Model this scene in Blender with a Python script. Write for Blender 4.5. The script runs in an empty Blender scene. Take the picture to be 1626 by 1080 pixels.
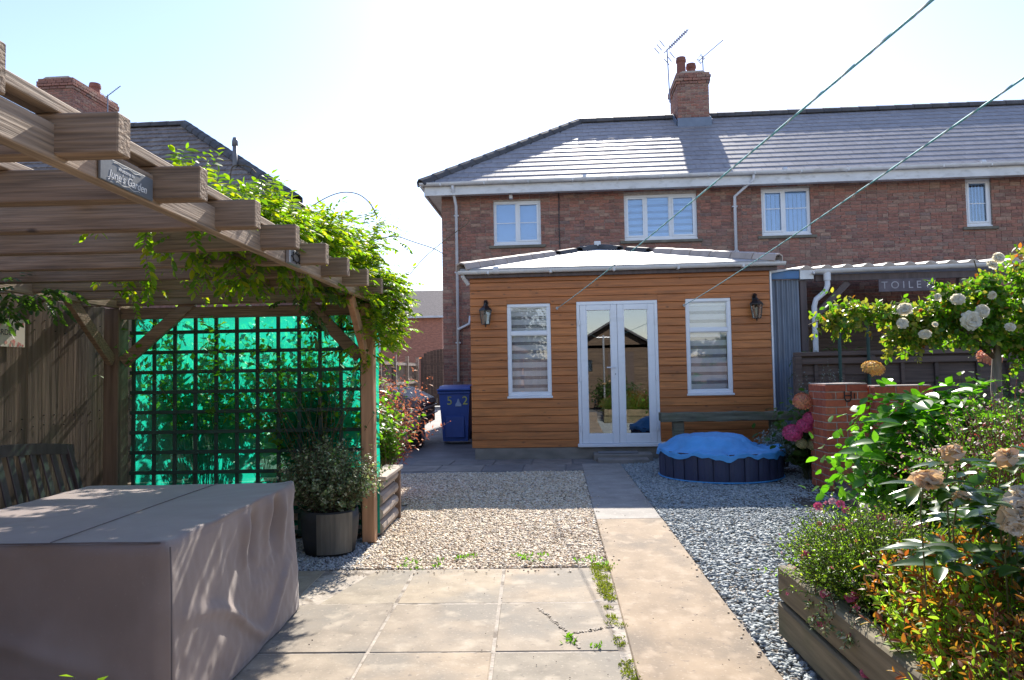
import bpy, math, random
import numpy as np
from mathutils import Vector, Matrix
from mathutils import noise as mnoise
def nz3(x, y, z): return mnoise.noise(Vector((x, y, z)))
R = math.radians
rng = np.random.default_rng(7)
random.seed(7)
S = bpy.context.scene
C = S.collection

# ------------------------------------------------------------------ camera
def cam_setup():
    yaw, pitch, roll = -0.0251, 0.0452, -0.018
    sy, cy_, sp, cp = math.sin(yaw), math.cos(yaw), math.sin(pitch), math.cos(pitch)
    fw = Vector((sy*cp, cy_*cp, sp)); r0 = Vector((cy_, -sy, 0)); u0 = r0.cross(fw)
    r = math.cos(roll)*r0 + math.sin(roll)*u0
    u = -math.sin(roll)*r0 + math.cos(roll)*u0
    cd = bpy.data.cameras.new('camera'); co = bpy.data.objects.new('camera', cd); C.objects.link(co)
    m = Matrix((r, u, -fw)).transposed().to_4x4(); m.translation = (0, 0, 1.32)
    co.matrix_world = m
    cd.sensor_width = 36; cd.lens = 36*1120/1626; cd.clip_start = .02; cd.clip_end = 600
    S.camera = co
cam_setup()

# ------------------------------------------------------------------ sky and sun
SUN_EL, SUN_AZ = 37.5, 6.5          # the sun stands behind the house, a little to the right
W = bpy.data.worlds.new('World'); S.world = W; W.use_nodes = True
nt = W.node_tree; nt.nodes.clear()
sk = nt.nodes.new('ShaderNodeTexSky'); sk.sky_type = 'NISHITA'; sk.sun_disc = False
sk.sun_elevation = R(SUN_EL); sk.sun_rotation = R(SUN_AZ); sk.air_density = 1.15; sk.dust_density = .3; sk.ozone_density = 1.6
bg = nt.nodes.new('ShaderNodeBackground'); bg.inputs[1].default_value = .10
ow = nt.nodes.new('ShaderNodeOutputWorld'); tint = nt.nodes.new('ShaderNodeVectorMath'); tint.operation = 'MULTIPLY'; tint.inputs[1].default_value = (1.0, .94, 1.03); nt.links.new(sk.outputs[0], tint.inputs[0]); nt.links.new(tint.outputs[0], bg.inputs[0]); nt.links.new(bg.outputs[0], ow.inputs[0])
sl = bpy.data.lights.new('sun', 'SUN'); sl.energy = 3.9; sl.angle = R(.5); sl.color = (1, .93, .83)
so = bpy.data.objects.new('sun', sl); C.objects.link(so)
sd = Vector((math.sin(R(SUN_AZ))*math.cos(R(SUN_EL)), math.cos(R(SUN_AZ))*math.cos(R(SUN_EL)), math.sin(R(SUN_EL))))
so.rotation_euler = sd.to_track_quat('Z', 'Y').to_euler(); so.location = sd*60
S.view_settings.view_transform = 'Standard'; S.view_settings.look = 'None'
S.view_settings.exposure = 1.35; S.view_settings.gamma = 1; S.view_settings.use_curve_mapping = False
S.render.engine = 'CYCLES'
S.cycles.max_bounces = 8; S.cycles.transparent_max_bounces = 24

# ------------------------------------------------------------------ materials
MATS = {}
def PM(name, cols, rough=.8, ns=(6, 6, 6), nmix=.35, bump=0., bs=None, bd=.01, metal=0, transl=0, spec=.5, stain=None,
       knots=None, voro=None, tcol=None, coat=0, sheen=0, detail=6):
    m = bpy.data.materials.new(name); m.use_nodes = True; t = m.node_tree; t.nodes.clear()
    N = t.nodes.new; L = t.links.new
    out = N('ShaderNodeOutputMaterial'); b = N('ShaderNodeBsdfPrincipled'); g = N('ShaderNodeNewGeometry')
    oi = N('ShaderNodeObjectInfo')
    a = N('ShaderNodeMath'); a.operation = 'ADD'; L(g.outputs['Random Per Island'], a.inputs[0]); L(oi.outputs['Random'], a.inputs[1])
    fr = N('ShaderNodeMath'); fr.operation = 'FRACT'; L(a.outputs[0], fr.inputs[0])
    if len(cols) > 1 and isinstance(cols[0][0], (tuple, list)) is False and len(cols[0]) == 3:
        cols = [(i/(len(cols)-1), c) for i, c in enumerate(cols)]
    rp = N('ShaderNodeValToRGB')
    if len(cols) == 1: cols = [(0, cols[0]), (1, cols[0])]
    while len(rp.color_ramp.elements) < len(cols): rp.color_ramp.elements.new(.5)
    for e, (p, c) in zip(rp.color_ramp.elements, cols): e.position = p; e.color = (*c, 1)
    L(fr.outputs[0], rp.inputs[0]); col = rp.outputs[0]
    off = N('ShaderNodeVectorMath'); off.operation = 'SCALE'; off.inputs[0].default_value = (7.3, 3.1, 5.7); L(fr.outputs[0], off.inputs[3])
    vs = N('ShaderNodeVectorMath'); vs.operation = 'MULTIPLY'; L(g.outputs['Position'], vs.inputs[0]); vs.inputs[1].default_value = ns
    va = N('ShaderNodeVectorMath'); va.operation = 'ADD'; L(vs.outputs[0], va.inputs[0]); L(off.outputs[0], va.inputs[1])
    nz = N('ShaderNodeTexNoise'); nz.inputs['Scale'].default_value = 1; nz.inputs['Detail'].default_value = detail; L(va.outputs[0], nz.inputs['Vector'])
    mr = N('ShaderNodeMapRange'); mr.inputs[1].default_value = .28; mr.inputs[2].default_value = .72
    mr.inputs[3].default_value = 1-nmix; mr.inputs[4].default_value = 1+nmix; L(nz.outputs[0], mr.inputs[0])
    mx = N('ShaderNodeVectorMath'); mx.operation = 'SCALE'; L(col, mx.inputs[0]); L(mr.outputs[0], mx.inputs[3]); col = mx.outputs[0]
    def patch(scale, lo, hi, c, amt, kind='noise'):
        nonlocal col
        v = N('ShaderNodeVectorMath'); v.operation = 'MULTIPLY'; L(g.outputs['Position'], v.inputs[0]); v.inputs[1].default_value = scale
        if kind == 'noise':
            n2 = N('ShaderNodeTexNoise'); n2.inputs['Scale'].default_value = 1; n2.inputs['Detail'].default_value = 5; o = n2.outputs[0]
        else:
            n2 = N('ShaderNodeTexVoronoi'); n2.inputs['Scale'].default_value = 1; o = n2.outputs['Distance']
        L(v.outputs[0], n2.inputs['Vector'])
        q = N('ShaderNodeMapRange'); q.inputs[1].default_value = lo; q.inputs[2].default_value = hi; q.inputs[3].default_value = 0; q.inputs[4].default_value = amt
        L(o, q.inputs[0])
        k = N('ShaderNodeMix'); k.data_type = 'RGBA'; L(q.outputs[0], k.inputs[0]); L(col, k.inputs[6]); k.inputs[7].default_value = (*c, 1); col = k.outputs[2]
    for s_ in (stain or []): patch(*s_)
    if knots: patch(knots[0], knots[1], knots[1]*.3, knots[2], .85, 'voro')
    L(col, b.inputs['Base Color']); b.inputs['Roughness'].default_value = rough; b.inputs['Metallic'].default_value = metal
    b.inputs['Specular IOR Level'].default_value = spec
    if coat: b.inputs['Coat Weight'].default_value = coat; b.inputs['Coat Roughness'].default_value = .15
    if sheen: b.inputs['Sheen Weight'].default_value = sheen
    if bump:
        if bs is None: src = nz.outputs[0]
        else:
            v = N('ShaderNodeVectorMath'); v.operation = 'MULTIPLY'; L(g.outputs['Position'], v.inputs[0]); v.inputs[1].default_value = bs
            n3 = N('ShaderNodeTexNoise'); n3.inputs['Scale'].default_value = 1; n3.inputs['Detail'].default_value = 6; L(v.outputs[0], n3.inputs['Vector']); src = n3.outputs[0]
        bp = N('ShaderNodeBump'); bp.inputs['Strength'].default_value = bump; bp.inputs['Distance'].default_value = bd
        L(src, bp.inputs['Height']); L(bp.outputs[0], b.inputs['Normal'])
    sh = b.outputs[0]
    if transl:
        tr = N('ShaderNodeBsdfTranslucent')
        tm = N('ShaderNodeVectorMath'); tm.operation = 'MULTIPLY'; L(col, tm.inputs[0]); tm.inputs[1].default_value = tcol or (2.0, 2.4, .8)
        L(tm.outputs[0], tr.inputs[0])
        ms = N('ShaderNodeMixShader'); ms.inputs[0].default_value = transl; L(sh, ms.inputs[1]); L(tr.outputs[0], ms.inputs[2]); sh = ms.outputs[0]
    L(sh, out.inputs[0]); MATS[name] = m; return m

def glass_mat(name, refl=.14, tint=(.92, .95, .95), rough=0.0):
    m = bpy.data.materials.new(name); m.use_nodes = True; t = m.node_tree; t.nodes.clear(); N = t.nodes.new; L = t.links.new
    out = N('ShaderNodeOutputMaterial'); tr = N('ShaderNodeBsdfTransparent'); tr.inputs[0].default_value = (*tint, 1)
    gl = N('ShaderNodeBsdfGlossy'); gl.inputs['Roughness'].default_value = rough; gl.inputs['Color'].default_value = (.95, .97, 1, 1)
    lw = N('ShaderNodeFresnel'); lw.inputs[0].default_value = 1.5
    ad = N('ShaderNodeMath'); ad.operation = 'ADD'; ad.use_clamp = True; L(lw.outputs[0], ad.inputs[0]); ad.inputs[1].default_value = refl-.04
    ms = N('ShaderNodeMixShader'); L(ad.outputs[0], ms.inputs[0]); L(tr.outputs[0], ms.inputs[1]); L(gl.outputs[0], ms.inputs[2]); L(ms.outputs[0], out.inputs[0]); return m

wood_dark = [(.15, .11, .09), (.20, .155, .125), (.25, .19, .15)]
M = dict(
 brick=PM('red_brown_brick', [(0, (.20, .105, .085)), (.3, (.30, .135, .10)), (.55, (.35, .155, .11)), (.75, (.26, .14, .115)), (.9, (.38, .23, .165)), (1, (.20, .13, .115))],
          rough=.9, ns=(18, 18, 30), nmix=.35, bump=.6, bd=.006, stain=[((.5, .5, 1.1), .52, .72, (.27, .19, .14), .35), ((30, 30, 30), .62, .75, (.42, .34, .27), .4)]),
 mortar=PM('mortar', [(.44, .375, .32)], rough=.95, ns=(20, 20, 20), nmix=.25, bump=.4),
 obrick=PM('orange_red_brick', [(.36, .085, .04), (.45, .12, .055), (.33, .075, .04), (.50, .15, .07)], rough=.85, ns=(25, 25, 25), nmix=.22, bump=.4, bd=.004,
           stain=[((12, 12, 12), .62, .72, (.12, .06, .05), .6)]),
 tile=PM('dark_smooth_tile', [(.215, .20, .205), (.27, .25, .255), (.235, .22, .225)], rough=.62, ns=(9, 9, 9), nmix=.25, bump=.12, bs=(60, 60, 60), bd=.002, spec=1.0,
         stain=[((1.2, 1.2, 1.2), .5, .75, (.20, .18, .175), .4)]),
 ridge=PM('dark_ridge_tile', [(.065, .063, .068), (.095, .09, .09)], rough=.75, nmix=.3, bump=.3),
 otile=PM('brown_weathered_tile', [(.16, .13, .12), (.23, .19, .17), (.19, .15, .135), (.27, .23, .20)], rough=.85, ns=(10, 10, 10), nmix=.35, bump=.3),
 capt=PM('pale_cap_tile', [(.42, .34, .29), (.50, .41, .35)], rough=.7, nmix=.2, bump=.2, bs=(40, 40, 40)),
 felt=PM('pale_roof_felt', [(.34, .32, .31)], rough=.5, ns=(4, 4, 4), nmix=.2, bump=.1),
 upvc=PM('white_upvc', [(.80, .81, .83)], rough=.28, ns=(3, 3, 3), nmix=.05, spec=.5, stain=[((2, 2, 9), .58, .8, (.55, .54, .50), .35)]),
 gutter=PM('white_gutter_plastic', [(.70, .70, .70)], rough=.4, ns=(3, 3, 6), nmix=.12, stain=[((6, 6, 12), .52, .75, (.38, .36, .32), .55)]),
 pipe=PM('white_pipe_plastic', [(.68, .69, .72)], rough=.35, ns=(5, 5, 5), nmix=.08),
 clad=PM('orange_stained_cladding', [(.46, .157, .042), (.53, .19, .052), (.38, .13, .036), (.49, .166, .044)], rough=.5, ns=(1.6, 30, 34), nmix=.30, bump=.25, bd=.004,
         knots=((4.2, .02, 9), .15, (.15, .06, .02)), stain=[((2.2, 2, 5), .58, .75, (.20, .085, .03), .5)]),
 pergola=PM('weathered_pergola_timber', [(.19, .125, .078), (.27, .18, .115), (.22, .15, .098)], rough=.8, ns=(3.5, 60, 110), nmix=.48, bump=.7, bd=.006, detail=8,
         knots=((3.4, 3.4, 7), .10, (.05, .035, .028)), stain=[((3, 3, 3), .55, .75, (.30, .22, .16), .4)]),
 beam=PM('weathered_beam_timber', [(.30, .215, .145), (.35, .255, .18)], rough=.75, ns=(60, 3.5, 120), nmix=.42, bump=.5, bd=.006,
         knots=((3.4, 3.4, 7), .09, (.09, .06, .045))),
 post=PM('warm_post_timber', [(.38, .205, .115), (.42, .235, .13)], rough=.75, ns=(26, 26, 2), nmix=.3, bump=.35, bd=.004, knots=((4, 4, 3.5), .12, (.12, .06, .035))),
 fence=PM('old_fence_board', [(.135, .09, .062), (.18, .125, .088), (.11, .08, .058), (.155, .112, .088)], rough=.88, ns=(30, 30, 1.6), nmix=.38, bump=.5, bd=.005,
          knots=((5, 5, 3), .11, (.05, .035, .025)), stain=[((2, 2, 1.4), .55, .75, (.14, .15, .09), .4)]),
 dfence=PM('dark_lap_board', [(.085, .062, .052), (.12, .085, .068), (.07, .052, .045)], rough=.85, ns=(1.6, 20, 30), nmix=.35, bump=.4, bd=.005),
 sleeper=PM('tanalised_sleeper', [(.19, .155, .095), (.23, .18, .11), (.16, .14, .09)], rough=.85, ns=(28, 2.0, 30), nmix=.4, bump=.6, bd=.006,
          stain=[((3, 3, 4), .5, .7, (.11, .12, .06), .6)]),
 logs=PM('grey_half_log', [(.33, .265, .21), (.40, .33, .27)], rough=.8, ns=(24, 3, 24), nmix=.35, bump=.4, bd=.004),
 benchw=PM('dark_bench_timber', [(.075, .055, .055), (.10, .072, .07)], rough=.55, ns=(20, 20, 2), nmix=.3, bump=.3, bd=.003),
 oldplank=PM('mossy_old_plank', [(.15, .145, .10), (.19, .17, .12)], rough=.9, ns=(2, 22, 26), nmix=.45, bump=.8, bd=.01, stain=[((5, 5, 5), .5, .68, (.09, .12, .06), .6)]),
 slab=PM('buff_concrete_slab', [(0, (.33, .265, .185)), (.35, (.24, .21, .165)), (.7, (.34, .265, .185)), (1, (.22, .195, .16))], rough=.85, ns=(6, 6, 6), nmix=.26, bump=.35, bs=(70, 70, 70), bd=.003,
         stain=[((1.7, 1.7, 1), .47, .60, (.20, .18, .15), .8), ((7, 7, 7), .55, .70, (.45, .38, .29), .6), ((55, 55, 55), .60, .70, (.48, .41, .32), .45), ((26, 26, 26), .63, .70, (.16, .135, .11), .7)], detail=10),
 path=PM('tan_concrete_path', [(.30, .225, .15)], rough=.88, ns=(6, 4, 5), nmix=.2, bump=.4, bs=(80, 80, 80), bd=.003,
         stain=[((2.2, 1.6, 1), .48, .62, (.185, .148, .11), .85), ((9, 7, 7), .52, .66, (.40, .31, .22), .7), ((60, 60, 60), .60, .70, (.48, .39, .30), .5), ((24, 24, 24), .63, .70, (.17, .13, .10), .7)], detail=10),
 pathg=PM('grey_concrete_path', [(.30, .275, .245)], rough=.85, ns=(5, 5, 5), nmix=.2, bump=.4, bs=(80, 80, 80), bd=.003,
         stain=[((2, 2, 1), .5, .7, (.20, .185, .165), .6), ((30, 30, 30), .60, .68, (.48, .43, .36), .6)], detail=10),
 flag=PM('grey_flagstone', [(.20, .185, .17), (.25, .22, .19), (.17, .16, .155)], rough=.8, ns=(5, 5, 5), nmix=.22, bump=.3, stain=[((3, 3, 1), .52, .7, (.13, .125, .115), .5)]),
 drive=PM('dark_worn_concrete', [(.17, .165, .165)], rough=.75, ns=(2.4, 2.4, 2), nmix=.25, bump=.35, bs=(60, 60, 60), bd=.003, stain=[((1.0, .6, 1), .52, .72, (.26, .245, .23), .6), ((20, 20, 20), .6, .7, (.1, .1, .1), .5)]),
 joint=PM('pale_mortar_joint', [(.40, .35, .29)], rough=.95, ns=(14, 14, 14), nmix=.2, bump=.7, bs=(50, 50, 50), stain=[((9, 9, 9), .52, .62, (.16, .13, .10), .85)]),
 soil=PM('dark_soil', [(.055, .042, .032)], rough=.95, ns=(14, 14, 14), nmix=.5, bump=.8, bd=.02),
 under=PM('gravel_bedding', [(.30, .27, .235)], rough=.95, ns=(30, 30, 30), nmix=.4, bump=.6),
 far=PM('far_ground_tarmac', [(.13, .125, .115)], rough=.9, ns=(1, 1, 1), nmix=.25),
 peb=PM('cream_pebble', [(0, (.64, .50, .34)), (.25, (.74, .63, .46)), (.45, (.50, .38, .25)), (.6, (.80, .72, .58)), (.78, (.45, .385, .32)), (.9, (.62, .43, .27)), (1, (.33, .285, .25))], rough=.7, ns=(60, 60, 60), nmix=.2),
 slate=PM('blue_grey_slate_chip', [(0, (.22, .25, .265)), (.3, (.30, .335, .345)), (.5, (.37, .40, .40)), (.7, (.25, .28, .285)), (.88, (.46, .47, .45)), (1, (.19, .21, .22))], spec=.3, rough=.75, ns=(60, 60, 60), nmix=.2),
 gpeb=PM('grey_pebble', [(.25, .26, .28), (.34, .35, .36), (.44, .43, .41), (.2, .21, .23)], rough=.7, ns=(60, 60, 60), nmix=.2),
 moss=PM('moss', [(.20, .24, .03), (.30, .29, .05), (.14, .17, .03)], rough=.95, nmix=.4, transl=.2),
 cover=PM('taupe_table_cover', [(.205, .150, .127)], rough=.62, ns=(3, 3, 3), nmix=.12, stain=[((3.1, 3.1, 2.2), .5, .68, (.26, .205, .185), .55), ((90, 90, 90), .64, .72, (.28, .235, .21), .3)], bump=.12, bs=(14, 14, 5), bd=.012, sheen=.3),
 seam=PM('cover_seam', [(.12, .098, .095)], rough=.7),
 black=PM('black_metal', [(.012, .012, .014)], rough=.35, spec=.5),
 rubber=PM('black_rubber', [(.018, .018, .018)], rough=.8),
 dgrey=PM('grey_plastic_sheet', [(.16, .155, .16)], rough=.45, nmix=.1),
 silver=PM('silver_grey_cover', [(.15, .15, .16)], rough=.55, nmix=.1, ns=(4, 4, 4)),
 steel=PM('galvanised_steel', [(.42, .43, .45)], rough=.4, metal=.8, nmix=.15),
 alu=PM('thin_aluminium', [(.22, .23, .27)], rough=.45, metal=.6),
 blue=PM('royal_blue_bin_plastic', [(.03, .085, .34)], rough=.42, nmix=.1, ns=(4, 4, 4)),
 yellow=PM('yellow_paint', [(.55, .55, .12)], rough=.6), pale=PM('pale_blue_paint', [(.35, .45, .62)], rough=.6),
 bluep=PM('blue_painted_steel', [(.06, .17, .36)], rough=.45, nmix=.15, stain=[((3, 3, 3), .55, .7, (.16, .22, .3), .5)]),
 corr=PM('grey_blue_corrugated', [(.19, .225, .28)], rough=.45, ns=(4, 4, 1.5), nmix=.25, metal=.15, stain=[((6, 6, 1.2), .55, .75, (.30, .30, .30), .4)]),
 corrt=PM('pale_corrugated_roof', [(.55, .55, .54)], rough=.5, nmix=.15, transl=.2, tcol=(.8, .8, .8)),
 poolb=PM('navy_pool_wall', [(.040, .048, .10), (.052, .06, .115), (.035, .042, .085)], rough=.5, nmix=.15),
 poolc=PM('sky_blue_pool_cover', [(.09, .38, .76)], rough=.42, ns=(4, 4, 4), nmix=.16, bump=.6, bs=(16, 16, 16), bd=.02, transl=.15, tcol=(1, 1.2, 1.3)),
 lead=PM('lead_flashing', [(.16, .20, .27)], rough=.45, nmix=.15),
 pot=PM('terracotta_pot', [(.26, .10, .07), (.22, .085, .065)], rough=.8, nmix=.25),
 slatesign=PM('slate_sign', [(.13, .145, .16)], rough=.7, ns=(9, 9, 9), nmix=.2, bump=.2, bs=(60, 60, 60), bd=.002),
 chalk=PM('white_lettering', [(.72, .72, .70)], rough=.8),
 greysign=PM('mauve_grey_sign', [(.125, .105, .12)], rough=.7), greyletter=PM('grey_lettering', [(.42, .40, .42)], rough=.8),
 cream=PM('cream_sign', [(.62, .55, .46)], rough=.6, nmix=.08), pinkp=PM('pink_print', [(.55, .14, .13), (.50, .25, .2)], rough=.7), inkp=PM('dark_print', [(.03, .03, .04)], rough=.7),
 blindL=PM('pale_blind_band', [(.82, .83, .86)], rough=.8, nmix=.03, transl=.15, tcol=(1, 1, 1)), blindD=PM('sheer_blind_band', [(.27, .26, .29)], rough=.8, nmix=.03),
 blindV=PM('white_vertical_blind', [(.66, .68, .74), (.55, .57, .63)], rough=.8, nmix=.03),
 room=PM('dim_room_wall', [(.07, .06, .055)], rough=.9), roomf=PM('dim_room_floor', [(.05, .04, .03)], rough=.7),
 sill=PM('greenish_stone_sill', [(.17, .155, .12)], rough=.9, nmix=.3, bump=.3),
 plinth=PM('rendered_plinth', [(.24, .21, .175)], rough=.9, nmix=.25, bump=.3, ns=(4, 4, 8)),
 rope=PM('turquoise_rope', [(.12, .42, .46), (.20, .52, .56)], rough=.7, ns=(80, 80, 80), nmix=.3),
 ropew=PM('pale_rope', [(.60, .60, .56)], rough=.7),
 white=PM('white_resin', [(.72, .68, .62)], rough=.6, nmix=.1),
 trell=PM('dark_green_lattice', [(.022, .058, .045), (.03, .07, .055)], rough=.7, nmix=.3),
 barrel=PM('brown_barrel', [(.13, .115, .09)], rough=.7, ns=(20, 20, 3), nmix=.3, bump=.3), barreld=PM('dark_barrel', [(.035, .035, .035)], rough=.6),
 shed=PM('brown_shed_board', [(.10, .068, .045), (.13, .088, .055)], rough=.85, ns=(2, 20, 30), nmix=.35, bump=.3),
 # foliage
 wist=PM('wisteria_leaf', [(0, (.06, .13, .010)), (.35, (.10, .19, .012)), (.7, (.16, .24, .012)), (1, (.26, .26, .012))], rough=.5, transl=.55, tcol=(2.4, 2.5, .6), nmix=.12),
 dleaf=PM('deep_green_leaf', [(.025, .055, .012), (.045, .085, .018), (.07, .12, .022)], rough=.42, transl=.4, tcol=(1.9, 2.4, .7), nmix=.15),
 mleaf=PM('mid_green_leaf', [(.05, .12, .012), (.085, .18, .015), (.12, .22, .018)], rough=.42, transl=.52, tcol=(2.3, 2.6, .6), nmix=.12),
 bleaf=PM('big_bright_leaf', [(.05, .15, .015), (.075, .20, .018), (.11, .25, .02)], rough=.33, transl=.52, tcol=(2.1, 2.5, .55), nmix=.14, ns=(30, 30, 30)),
 gleaf=PM('grass_blade', [(.07, .13, .015), (.11, .17, .02)], rough=.4, transl=.45, tcol=(2.2, 2.4, .6)),
 pleaf=PM('leathery_leaf', [(.03, .075, .018), (.05, .105, .02)], rough=.28, transl=.3, tcol=(2.0, 2.6, .6), nmix=.12),
 redleaf=PM('red_tip_leaf', [(.26, .09, .02), (.30, .15, .025), (.22, .055, .02), (.24, .20, .025)], rough=.4, transl=.5, tcol=(2.0, 1.7, .8)),
 farbrick=PM('far_red_brick', [(.46, .20, .13)], rough=.9, ns=(4, 4, 14), nmix=.25, stain=[((9, 9, 13), .5, .6, (.30, .15, .11), .6)]),
 oleaf=PM('olive_yellow_leaf', [(.22, .25, .04), (.30, .26, .05), (.16, .22, .04)], rough=.4, transl=.5, tcol=(1.9, 2.0, .8)),
 lime=PM('lime_small_leaf', [(.15, .30, .03), (.22, .36, .04), (.30, .34, .07)], rough=.5, transl=.55, tcol=(2.0, 2.2, .8)),
 orleaf=PM('coppery_pink_leaf', [(.36, .14, .09), (.42, .20, .10), (.30, .10, .07), (.40, .26, .14)], rough=.5, transl=.45, tcol=(1.8, 1.3, 1.0)),
 silv=PM('silver_leaf', [(.22, .26, .22), (.30, .34, .30)], rough=.6, transl=.25, tcol=(1.2, 1.3, 1.1)),
 vari=PM('grey_green_leaf', [(0, (.09, .14, .065)), (.6, (.14, .19, .09)), (.8, (.32, .34, .22)), (1, (.45, .43, .32))], rough=.5, transl=.3, tcol=(1.5, 1.7, .8)),
 stem=PM('brown_stem', [(.10, .07, .045), (.14, .10, .06)], rough=.8), gstem=PM('green_stem', [(.09, .12, .04), (.14, .12, .05)], rough=.6), rstem=PM('reddish_stem', [(.20, .06, .045)], rough=.6),
 bark=PM('pale_bark', [(.24, .20, .17)], rough=.9, ns=(20, 20, 4), nmix=.4, bump=.7),
 wrose=PM('white_petal', [(.86, .83, .74), (.84, .78, .64), (.88, .86, .80)], rough=.6, transl=.55, tcol=(1.12, 1.1, 1.0), nmix=.06),
 faded=PM('faded_tan_petal', [(.70, .50, .28), (.78, .62, .42), (.62, .38, .18)], rough=.7, transl=.3, tcol=(1.3, 1.1, .8), nmix=.2),
 creamp=PM('cream_petal', [(.80, .70, .52), (.78, .62, .42), (.84, .78, .66)], rough=.6, transl=.3, tcol=(1.1, 1.0, .8), nmix=.12),
 pinkf=PM('pink_petal', [(.62, .08, .18), (.70, .18, .30), (.66, .12, .14)], rough=.6, transl=.35, tcol=(1.3, 1.1, 1.1)),
 palepink=PM('pale_pink_petal', [(.78, .45, .46), (.80, .58, .56), (.70, .30, .33)], rough=.6, transl=.35, tcol=(1.1, 1.1, 1.1)),
 redf=PM('red_petal', [(.60, .05, .04), (.66, .12, .08)], rough=.6, transl=.35, tcol=(1.3, 1.1, 1.1)),
 coral=PM('coral_floret', [(.72, .28, .14), (.76, .38, .18), (.68, .22, .18)], rough=.6, transl=.3, tcol=(1.2, 1.1, 1.0)),
 magenta=PM('magenta_floret', [(.62, .06, .20), (.70, .14, .28)], rough=.6, transl=.3, tcol=(1.2, 1.1, 1.1)),
 ylw=PM('yellow_floret', [(.70, .50, .10), (.72, .42, .14)], rough=.6, transl=.3, tcol=(1.2, 1.1, .8)),
 dull=PM('dull_green_floret', [(.34, .33, .15), (.42, .34, .18)], rough=.7, transl=.2),
)
M['glass'] = glass_mat('window_glass', .07, (.98, .98, .98))
M['glassu'] = glass_mat('upstairs_glass', .12, (.74, .86, .98))
M['door_glass'] = glass_mat('door_glass', .20, (.5, .53, .54))
M['lglass'] = glass_mat('lantern_glass', .10, (.8, .78, .7))
def net_mat():
    m = bpy.data.materials.new('turquoise_shade_net'); m.use_nodes = True; t = m.node_tree; t.nodes.clear(); N = t.nodes.new; L = t.links.new
    out = N('ShaderNodeOutputMaterial'); d = N('ShaderNodeBsdfDiffuse'); d.inputs[0].default_value = (.01, .24, .17, 1)
    tl = N('ShaderNodeBsdfTranslucent'); tl.inputs[0].default_value = (.010, .60, .42, 1)
    tr = N('ShaderNodeBsdfTransparent'); tr.inputs[0].default_value = (.50, .95, .72, 1)
    a = N('ShaderNodeMixShader'); a.inputs[0].default_value = .68; L(d.outputs[0], a.inputs[1]); L(tl.outputs[0], a.inputs[2])
    b = N('ShaderNodeMixShader'); b.inputs[0].default_value = .36; L(a.outputs[0], b.inputs[1]); L(tr.outputs[0], b.inputs[2])
    L(b.outputs[0], out.inputs[0]); return m
M['net'] = net_mat()

# ------------------------------------------------------------------ building blocks
FL = {}
def thing(name, label, cat, base=(0, 0, 0), rot=0., group=None, kind=None):
    """Empty at the base of a thing. base is in the frame that is turned by rot about the origin."""
    o = bpy.data.objects.new(name, None); C.objects.link(o); o.empty_display_size = .2
    b = Vector(base); o.location = Matrix.Rotation(rot, 3, 'Z') @ b; o.rotation_euler = (0, 0, rot)
    FL[o] = b; o['label'] = label; o['category'] = cat
    if group: o['group'] = group
    if kind: o['kind'] = kind
    return o
def put(name, me, parent=None, loc=(0, 0, 0), euler=None, kind=None, label=None, scale=None):
    o = bpy.data.objects.new(name, me); C.objects.link(o); l = Vector(loc)
    if parent is not None: o.parent = parent; o.location = l - FL[parent]
    else: o.location = l
    FL[o] = l if (parent is None or euler is None) else l
    if euler is not None: o.rotation_euler = euler
    if scale is not None: o.scale = scale
    if kind: o['kind'] = kind
    if label: o['label'] = label
    return o
def tag(o, label, cat, group=None, kind=None):
    o['label'] = label; o['category'] = cat
    if group: o['group'] = group
    if kind: o['kind'] = kind
    return o
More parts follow.
